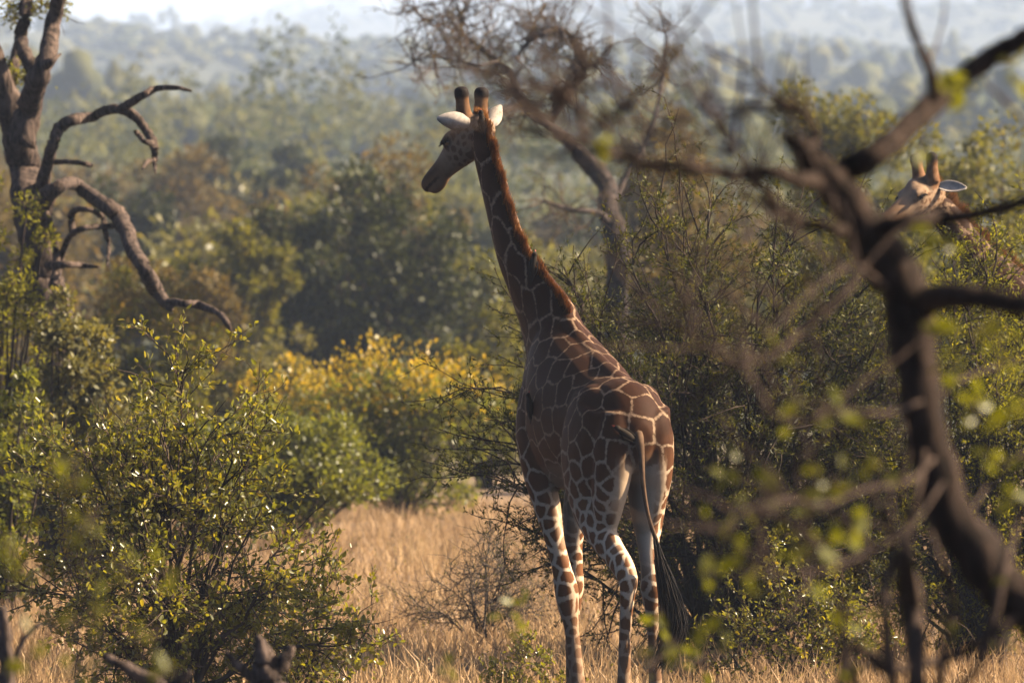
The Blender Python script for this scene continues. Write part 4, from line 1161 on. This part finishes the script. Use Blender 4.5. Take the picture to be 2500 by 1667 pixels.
# the out of focus tree close to the viewer
r_ = rng_(92)
D = 16.0
o0 = np.array([2.35, D, 0.0])
fore = empty('crooked_tree', o0)
tp = [at(*p[:2], D) for p in [(2640, 1640), (2540, 1510), (2450, 1425), (2345, 1295), (2285, 1140), (2245, 970), (2228, 810), (2205, 710), (2140, 600), (2075, 505), (2015, 430), (1970, 378), (1938, 342)]]
tp = [np.array([2.35, D, -.1]), np.array([2.35, D, .6]), np.array([2.08, D, 1.35])] + tp
tr_ = [.12, .105, .092] + [w * .5 * K * D for w in (122, 118, 112, 104, 96, 92, 102, 114, 114, 98, 80, 60, 38)]
v, f = limb(np.array(tp) - o0, tr_, r_, 14, 5, .08, .2)
obj('trunk', v, f, M['bark_fore'], fore, True)
FB = [
    ([(2020, 450, 60), (2080, 405, 64), (2140, 375, 64), (2235, 295, 60), (2330, 212, 56), (2420, 140, 52), (2520, 82, 48), (2640, 0, 40)], (0, .5)),
    ([(2285, 245, 30), (2268, 170, 28), (2246, 120, 24), (2222, 55, 22), (2205, -30, 20), (2200, -120, 14)], (.1, .4)),
    ([(2262, 165, 18), (2285, 110, 16), (2302, 50, 14), (2312, -40, 10)], (.3, .7)),
    ([(2225, 790, 70), (2270, 735, 66), (2330, 722, 58), (2410, 728, 52), (2530, 748, 46), (2680, 740, 36)], (0, -.6)),
    ([(2150, 560, 46), (2220, 540, 42), (2310, 533, 36), (2420, 515, 32), (2540, 478, 30), (2650, 430, 16)], (0, -.4)),
    ([(2010, 450, 44), (1950, 440, 40), (1880, 420, 36), (1800, 428, 30), (1700, 412, 26), (1580, 396, 24), (1470, 368, 20), (1380, 335, 16), (1280, 322, 12), (1200, 318, 7)], (0, -.9)),
    ([(1830, 428, 22), (1800, 385, 20), (1760, 320, 17), (1710, 260, 14), (1660, 205, 12), (1620, 165, 7)], (-.2, .3)),
    ([(1700, 412, 18), (1640, 360, 16), (1560, 290, 14), (1500, 240, 10), (1460, 190, 6)], (-.4, -.8)),
    ([(1580, 396, 16), (1520, 350, 14), (1440, 290, 12), (1370, 240, 8)], (-.5, .2)),
    ([(1470, 368, 14), (1420, 330, 12), (1340, 290, 9), (1300, 230, 6)], (-.6, -.9)),
    ([(2085, 575, 40), (2030, 560, 34), (1960, 545, 30), (1905, 510, 28), (1862, 462, 24), (1840, 430, 18)], (0, -.4)),
    ([(1965, 375, 30), (1990, 335, 24), (1975, 290, 20), (1930, 255, 16), (1870, 215, 14), (1830, 165, 10)], (-.1, -.5)),
    ([(1960, 380, 30), (1935, 350, 40), (1925, 335, 34)], (0, -.1)),
    ([(2640, 380, 20), (2540, 320, 24), (2470, 265, 22), (2390, 185, 14)], (-.3, -.5)),
    ([(2120, 640, 28), (2060, 720, 26), (1980, 790, 24), (1880, 870, 20), (1780, 880, 18), (1700, 820, 15), (1640, 740, 10)], (-.2, -1.2)),
    ([(2160, 700, 26), (2090, 650, 22), (2010, 690, 18), (1930, 760, 14), (1860, 830, 10)], (-.3, -.9)),
    ([(2250, 980, 22), (2160, 1010, 20), (2060, 1000, 18), (1960, 1030, 14), (1860, 1000, 10)], (-.3, -1.3)),
    ([(2280, 1120, 22), (2210, 1180, 20), (2120, 1190, 18), (2020, 1230, 16), (1900, 1220, 12), (1780, 1260, 7)], (-.3, -1.6)),
    ([(2300, 1180, 18), (2230, 1280, 16), (2130, 1340, 14), (2020, 1390, 12), (1900, 1400, 8), (1790, 1400, 5)], (-.3, -1.6)),
    ([(2265, 1000, 18), (2340, 930, 17), (2420, 900, 15), (2540, 860, 12)], (.2, .8)),
    ([(2345, 1290, 18), (2400, 1200, 16), (2460, 1130, 14), (2560, 1080, 10)], (.2, .9)),
]
lspots = []
for pts, dd in FB:
    v, f = limb_px(pts, D, r_, dd, sides=10, origin=o0, rough=.07, wob=.2, wk=1.0 if pts[0][2] > 29 else .5)
    obj('branch', v, f, M['bark_fore'] if pts[0][2] > 29 else M['bark_pale'], fore, True)
# fine bare twigs on the left limbs
s_, d_ = [], []
for pts, dd in FB[5:12] + FB[14:19]:
    m_ = len(pts)
    for _ in range(10):
        t_ = r_.uniform(.2, 1) * (m_ - 1); j_ = min(int(t_), m_ - 2); fr = t_ - j_
        px = pts[j_][0] * (1 - fr) + pts[j_ + 1][0] * fr; py = pts[j_][1] * (1 - fr) + pts[j_ + 1][1] * fr
        s_.append(at(px, py, D + dd[0] + (dd[1] - dd[0]) * t_ / (m_ - 1)) - o0)
        d_.append((-.45 + r_.normal(0, .5), r_.normal(0, .5), .45 + r_.normal(0, .5)))
P_, _ = zig(np.array(s_), np.array(d_), r_.uniform(.18, .62, len(s_)), 6, r_, .2)
for q in range(len(s_)):
    v, f = tubes(P_[q:q + 1], np.linspace(.007, .0028, 6)[None], 5)
    obj('twig', v, f, M['bark_pale'], fore)
# its leaves, each one out of focus and big enough to tell apart
spots = [(2310, 195, 26, 5), (2255, 365, 16, 3), (2340, 235, 20, 3), (1480, 350, 22, 4), (2310, 600, 40, 7), (2270, 560, 20, 2), (2470, 150, 24, 4), (2480, 205, 22, 3),
         (1790, 1290, 70, 9), (1880, 1210, 75, 10), (1960, 1280, 75, 10), (2040, 1180, 70, 9), (1850, 1390, 80, 9), (1980, 1370, 70, 8), (2080, 1290, 60, 7), (1740, 1390, 50, 5), (1800, 1160, 40, 4), (1920, 1020, 50, 5), (2050, 1010, 55, 6), (2140, 1150, 55, 6),
         (2330, 900, 40, 6), (2380, 1000, 55, 7), (2440, 880, 55, 6), (2430, 1120, 50, 6), (2480, 1000, 40, 5), (2300, 820, 40, 5), (2400, 800, 50, 4), (2470, 1220, 40, 4), (1890, 870, 40, 4), (1700, 1540, 60, 5), (1640, 1580, 50, 4), (2060, 1480, 60, 5)]
lv, lf = leaves(np.zeros((5, 3)), np.tile([[0, 0, 1.0]], (5, 1)), np.ones(5), r_, LEAF6)
fl = [make_mesh('leaf', lv[k * 6:(k + 1) * 6], LEAF6[1], M['fore_leaf']) for k in range(5)]
tw = []
for px, py, spd, cnt in spots:
    c0 = at(px, py, D - r_.uniform(.2, 1.2))
    for _ in range(cnt):
        p = c0 + np.array([r_.normal(0, spd * .45 * K * D), r_.normal(0, .09), r_.normal(0, spd * .45 * K * D)])
        o = bpy.data.objects.new('leaf', fl[r_.integers(0, 5)]); col.objects.link(o); o.parent = fore
        o.location = p - o0
        o.rotation_euler = (r_.uniform(0, 6.28), r_.uniform(0, 6.28), r_.uniform(0, 6.28))
        o.scale = (r_.uniform(.044, .076),) * 3
        tw.append((c0 - o0, p - o0))
P_ = np.array([[a_, (a_ + b_) / 2 + r_.normal(0, .008, 3), b_] for a_, b_ in tw])
v, f = tubes(P_, np.tile([[.0022, .0018, .0012]], (len(P_), 1)), 4)
obj('leaf_stalks', v, f, M['bark_pale'], fore, kind='stuff')
tag(fore, 'crooked dark tree standing close by, its leaning trunk and bare limbs out of focus', 'tree')


# ------------------------------------------------------------------ blurred undergrowth near the viewer
def near_shrub(px, d, top, seed, spots, label, name='near_shrub', stems=(), leafmat=None, scale=(.03, .055)):
    r = rng_(seed)
    b = base_pt(px, d)
    root = empty(name, b)
    parts_ = []
    tips = []
    for pts in stems:
        P = np.array([at(p[0], p[1], d + r.normal(0, .12)) for p in pts]) - b
        R = [p[2] * .5 * K * d for p in pts]
        P = np.vstack([[r.normal(0, .1), r.normal(0, .1), -.05], P]); R = [R[0] * 1.3] + R
        v, f = limb(P, R, r, 7, 5, .1, .3)
        obj('stem', v, f, M['bark_pale'], root, True)
    meshes = [make_mesh('leaf', lv[k * 6:(k + 1) * 6], LEAF6[1], M[leafmat or 'fore_leaf']) for k in range(5)]
    tw_ = []
    for qx, qy, spd, cnt in spots:
        c0 = at(qx, qy, d + r.normal(0, .2))
        for _ in range(cnt):
            p = c0 + np.array([r.normal(0, spd * .45 * K * d), r.normal(0, .1), r.normal(0, spd * .45 * K * d)])
            o = bpy.data.objects.new('leaf', meshes[r.integers(0, 5)]); col.objects.link(o); o.parent = root
            o.location = p - b; o.rotation_euler = (r.uniform(0, 6.28), r.uniform(0, 6.28), r.uniform(0, 6.28)); o.scale = (r.uniform(*scale),) * 3
            tw_.append((c0 - b, p - b))
        tw_.append((np.array([0, 0, 0.0]) + r.normal(0, .03, 3) * [1, 1, 0], c0 - b))
    if tw_:
        P = np.array([[a_, a_ * .5 + b_ * .5 + r.normal(0, .02, 3), b_] for a_, b_ in tw_])
        v, f = tubes(P, np.tile([[.0035, .003, .0015]], (len(P), 1)), 4)
        obj('stalks', v, f, M['bark_pale'], root, kind='stuff')
    tag(root, label, 'shrub')
    return root

near_shrub(230, 15, 1100, 101, [(200, 1180, 60, 6), (150, 1130, 40, 3), (230, 1250, 50, 4), (60, 1390, 60, 6), (20, 1330, 40, 4), (300, 1400, 70, 5), (250, 1500, 60, 6), (130, 1520, 60, 5), (390, 1620, 50, 6), (340, 1560, 50, 4), (70, 1600, 60, 5), (180, 1620, 50, 4), (390, 1390, 30, 3)],
           'blurred soft green shrub in front of the glossy leaved shrub', scale=(.035, .065))
near_shrub(2230, 16, 1200, 102, [(2060, 1600, 60, 5), (2300, 1500, 60, 5), (2460, 1560, 60, 6), (2150, 1450, 50, 4), (2400, 1420, 50, 5)], 'blurred tangle of brown stems under the crooked tree', stems=[
    [(2230, 1900, 34), (2225, 1600, 30), (2200, 1400, 26), (2230, 1250, 20), (2260, 1100, 12)],
    [(2200, 1900, 34), (2170, 1600, 30), (2160, 1450, 26), (2180, 1320, 18), (2120, 1180, 10)],
    [(2260, 1900, 34), (2300, 1620, 26), (2330, 1480, 22), (2290, 1350, 16), (2250, 1220, 9)],
    [(2240, 1900, 40), (2240, 1620, 46), (2235, 1480, 44), (2215, 1330, 30), (2240, 1200, 16)],
    [(2300, 1900, 30), (2400, 1600, 24), (2450, 1400, 20), (2480, 1290, 12), (2500, 1180, 7)],
    [(2150, 1900, 30), (2080, 1650, 26), (2050, 1500, 20), (2100, 1380, 12), (2060, 1250, 8)],
    [(2050, 1720, 26), (2180, 1640, 30), (2330, 1600, 26), (2430, 1540, 20), (2500, 1490, 14)]])
near_shrub(1330, 19, 1600, 103, [(1250, 1480, 40, 5), (1265, 1530, 30, 3), (1640, 1560, 50, 5), (1610, 1500, 30, 3), (1590, 1620, 60, 5), (1720, 1620, 60, 5), (1100, 1660, 60, 5)], 'few blurred yellow green leaves low in front of the giraffe legs', scale=(.04, .07))

# broken dead wood in front of the glossy shrub
r_ = rng_(104)
def snag(d, origin_px, limbs, label):
    b = base_pt(origin_px, d)
    root = empty('dead_snag', b)
    for k, pts in enumerate(limbs):
        P = np.array([at(p[0], p[1], d + (p[3] if len(p) > 3 else 0)) for p in pts]) - b
        v, f = limb(P, [p[2] * .5 * K * d for p in pts], r_, 10, 5, .12, .3)
        obj('trunk' if k == 0 else 'branch', v, f, M['bark_dead'], root, True)
    return tag(root, label, 'dead wood')
gz = HY + CZ / (K * 27)
snag(27, 640, [[(650, gz + 10, 80), (655, 1800, 66), (660, 1680, 60), (648, 1630, 54), (640, 1590, 40), (628, 1550, 14)], [(655, 1650, 40), (690, 1615, 34), (715, 1575, 16)], [(640, 1680, 26), (590, 1630, 24), (550, 1590, 12)]], 'pale broken snag with a pointed tip and side stub')
snag(26, 330, [[(420, HY + CZ / (K * 26) + 10, 50), (430, 1800, 46), (400, 1690, 40), (340, 1650, 34), (250, 1600, 16)], [(400, 1690, 26), (440, 1660, 20), (470, 1640, 10)]], 'slanting bare dead branch propped beside the pointed snag')
snag(25, 20, [[(30, HY + CZ / (K * 25) + 10, 60), (25, 1800, 56), (15, 1640, 50), (8, 1540, 40), (2, 1480, 26)], [(20, 1650, 22), (60, 1560, 14), (100, 1520, 8)]], 'dark upright dead stump by the silvery bush')

# ------------------------------------------------------------------ dry grass
r_ = rng_(110)
n = 98000
d = 41 + 44 * r_.uniform(0, 1, n) ** 1.25
x = r_.uniform(-1, 1, n) * (.094 * d * 1.15 + .6)
clump = np.sin(x * 2.1 + 3 * np.sin(d * .9)) * np.sin(d * 1.7 + x) + r_.normal(0, .5, n)
ok = clump > -.9
d, x = d[ok], x[ok]; n = len(d)
z = land(x, d)
hgt = r_.uniform(.10, .42, n) ** 1.15 * (1.05 + .45 * np.sin(x * 1.3 + d * .8) * np.sin(x * 2.9 - d * .5))
P = np.zeros((n, 3, 3)); P[:, 0] = np.column_stack([x, d, z - .02])
ln_ = r_.normal(0, .36, (n, 3)); ln_[:, 2] = 1
ln_ = norm(ln_)
P[:, 1] = P[:, 0] + ln_ * (hgt * .6)[:, None]
P[:, 2] = P[:, 1] + norm(ln_ + r_.normal(0, .55, (n, 3)) * [1, 1, .3]) * (hgt * .45)[:, None]
wv = norm(np.column_stack([r_.normal(0, 1, n), r_.normal(0, .5, n), np.zeros(n)])) * r_.uniform(.003, .007, n)[:, None]
V = np.stack([P[:, 0] - wv, P[:, 0] + wv, P[:, 1] + wv * .8, P[:, 1] - wv * .8, P[:, 2]], 1).reshape(-1, 3)
b = np.arange(n) * 5
obj_ = obj('dry_grass', V, [np.column_stack([b, b + 1, b + 2, b + 3]), np.column_stack([b + 3, b + 2, b + 4])], M['grass'], kind='stuff')
tag(obj_, 'golden dry grass covering the open patch under the giraffe', 'grass')

nf = 1100
d = 42 + 30 * r_.uniform(0, 1, nf); x = r_.uniform(-1, 1, nf) * .094 * d * 1.1
st_ = np.column_stack([x, d, land(x, d) - .02])
P1, _ = zig(st_, np.column_stack([r_.normal(0, .35, nf), r_.normal(0, .35, nf), np.ones(nf)]), r_.uniform(.2, .55, nf), 5, r_, .22)
k3 = r_.integers(0, nf, 2400)
s3, d3 = along(P1, k3, r_.uniform(.3, 1, 2400))
P3, _ = zig(s3, d3 * .6 + r_.normal(0, .6, s3.shape), r_.uniform(.05, .16, 2400), 3, r_, .2)
v, f = join([tubes(P1, np.tile(np.linspace(.004, .002, 5)[None], (nf, 1)), 3), tubes(P3, np.tile(np.linspace(.0024, .0014, 3)[None], (2400, 1)), 3)])
fo = obj('dry_forbs', v, f, M['twig_brown'], kind='stuff')
k4 = r_.integers(0, 2400, 3000)
lp_, ld = along(P3, k4, r_.uniform(.2, 1, 3000))
v, f = leaves(lp_, ld + r_.normal(0, .6, ld.shape), r_.uniform(.015, .035, 3000), r_, LEAF4)
obj('leaves', v, f, M['olive_leaf'], fo, kind='stuff')
tag(fo, 'thin dry weeds scattered through the golden grass', 'weeds')

# ------------------------------------------------------------------ haze
hz = bpy.data.materials.new('haze')
hz.use_nodes = True
nt = hz.node_tree
nt.nodes.remove(nt.nodes['Principled BSDF'])
pv = nt.nodes.new('ShaderNodeVolumePrincipled')
pv.inputs['Color'].default_value = (.57, .715, 1, 1)
pv.inputs['Density'].default_value = 0.0003
pv.inputs['Anisotropy'].default_value = .0
nt.links.new(pv.outputs[0], nt.nodes['Material Output'].inputs['Volume'])
x0, x1, y0, y1, z0, z1 = -2500, 2500, -90, 10100, -40, 560
HVt = np.array([(x, y, z) for x in (x0, x1) for y in (y0, y1) for z in (z0, z1)])
HF = np.array([(0, 1, 3, 2), (4, 6, 7, 5), (0, 4, 5, 1), (2, 3, 7, 6), (0, 2, 6, 4), (1, 5, 7, 3)])
ho = obj('haze', HVt, HF, hz, kind='stuff')
tag(ho, 'pale blue morning haze filling the air over the valley', 'haze')
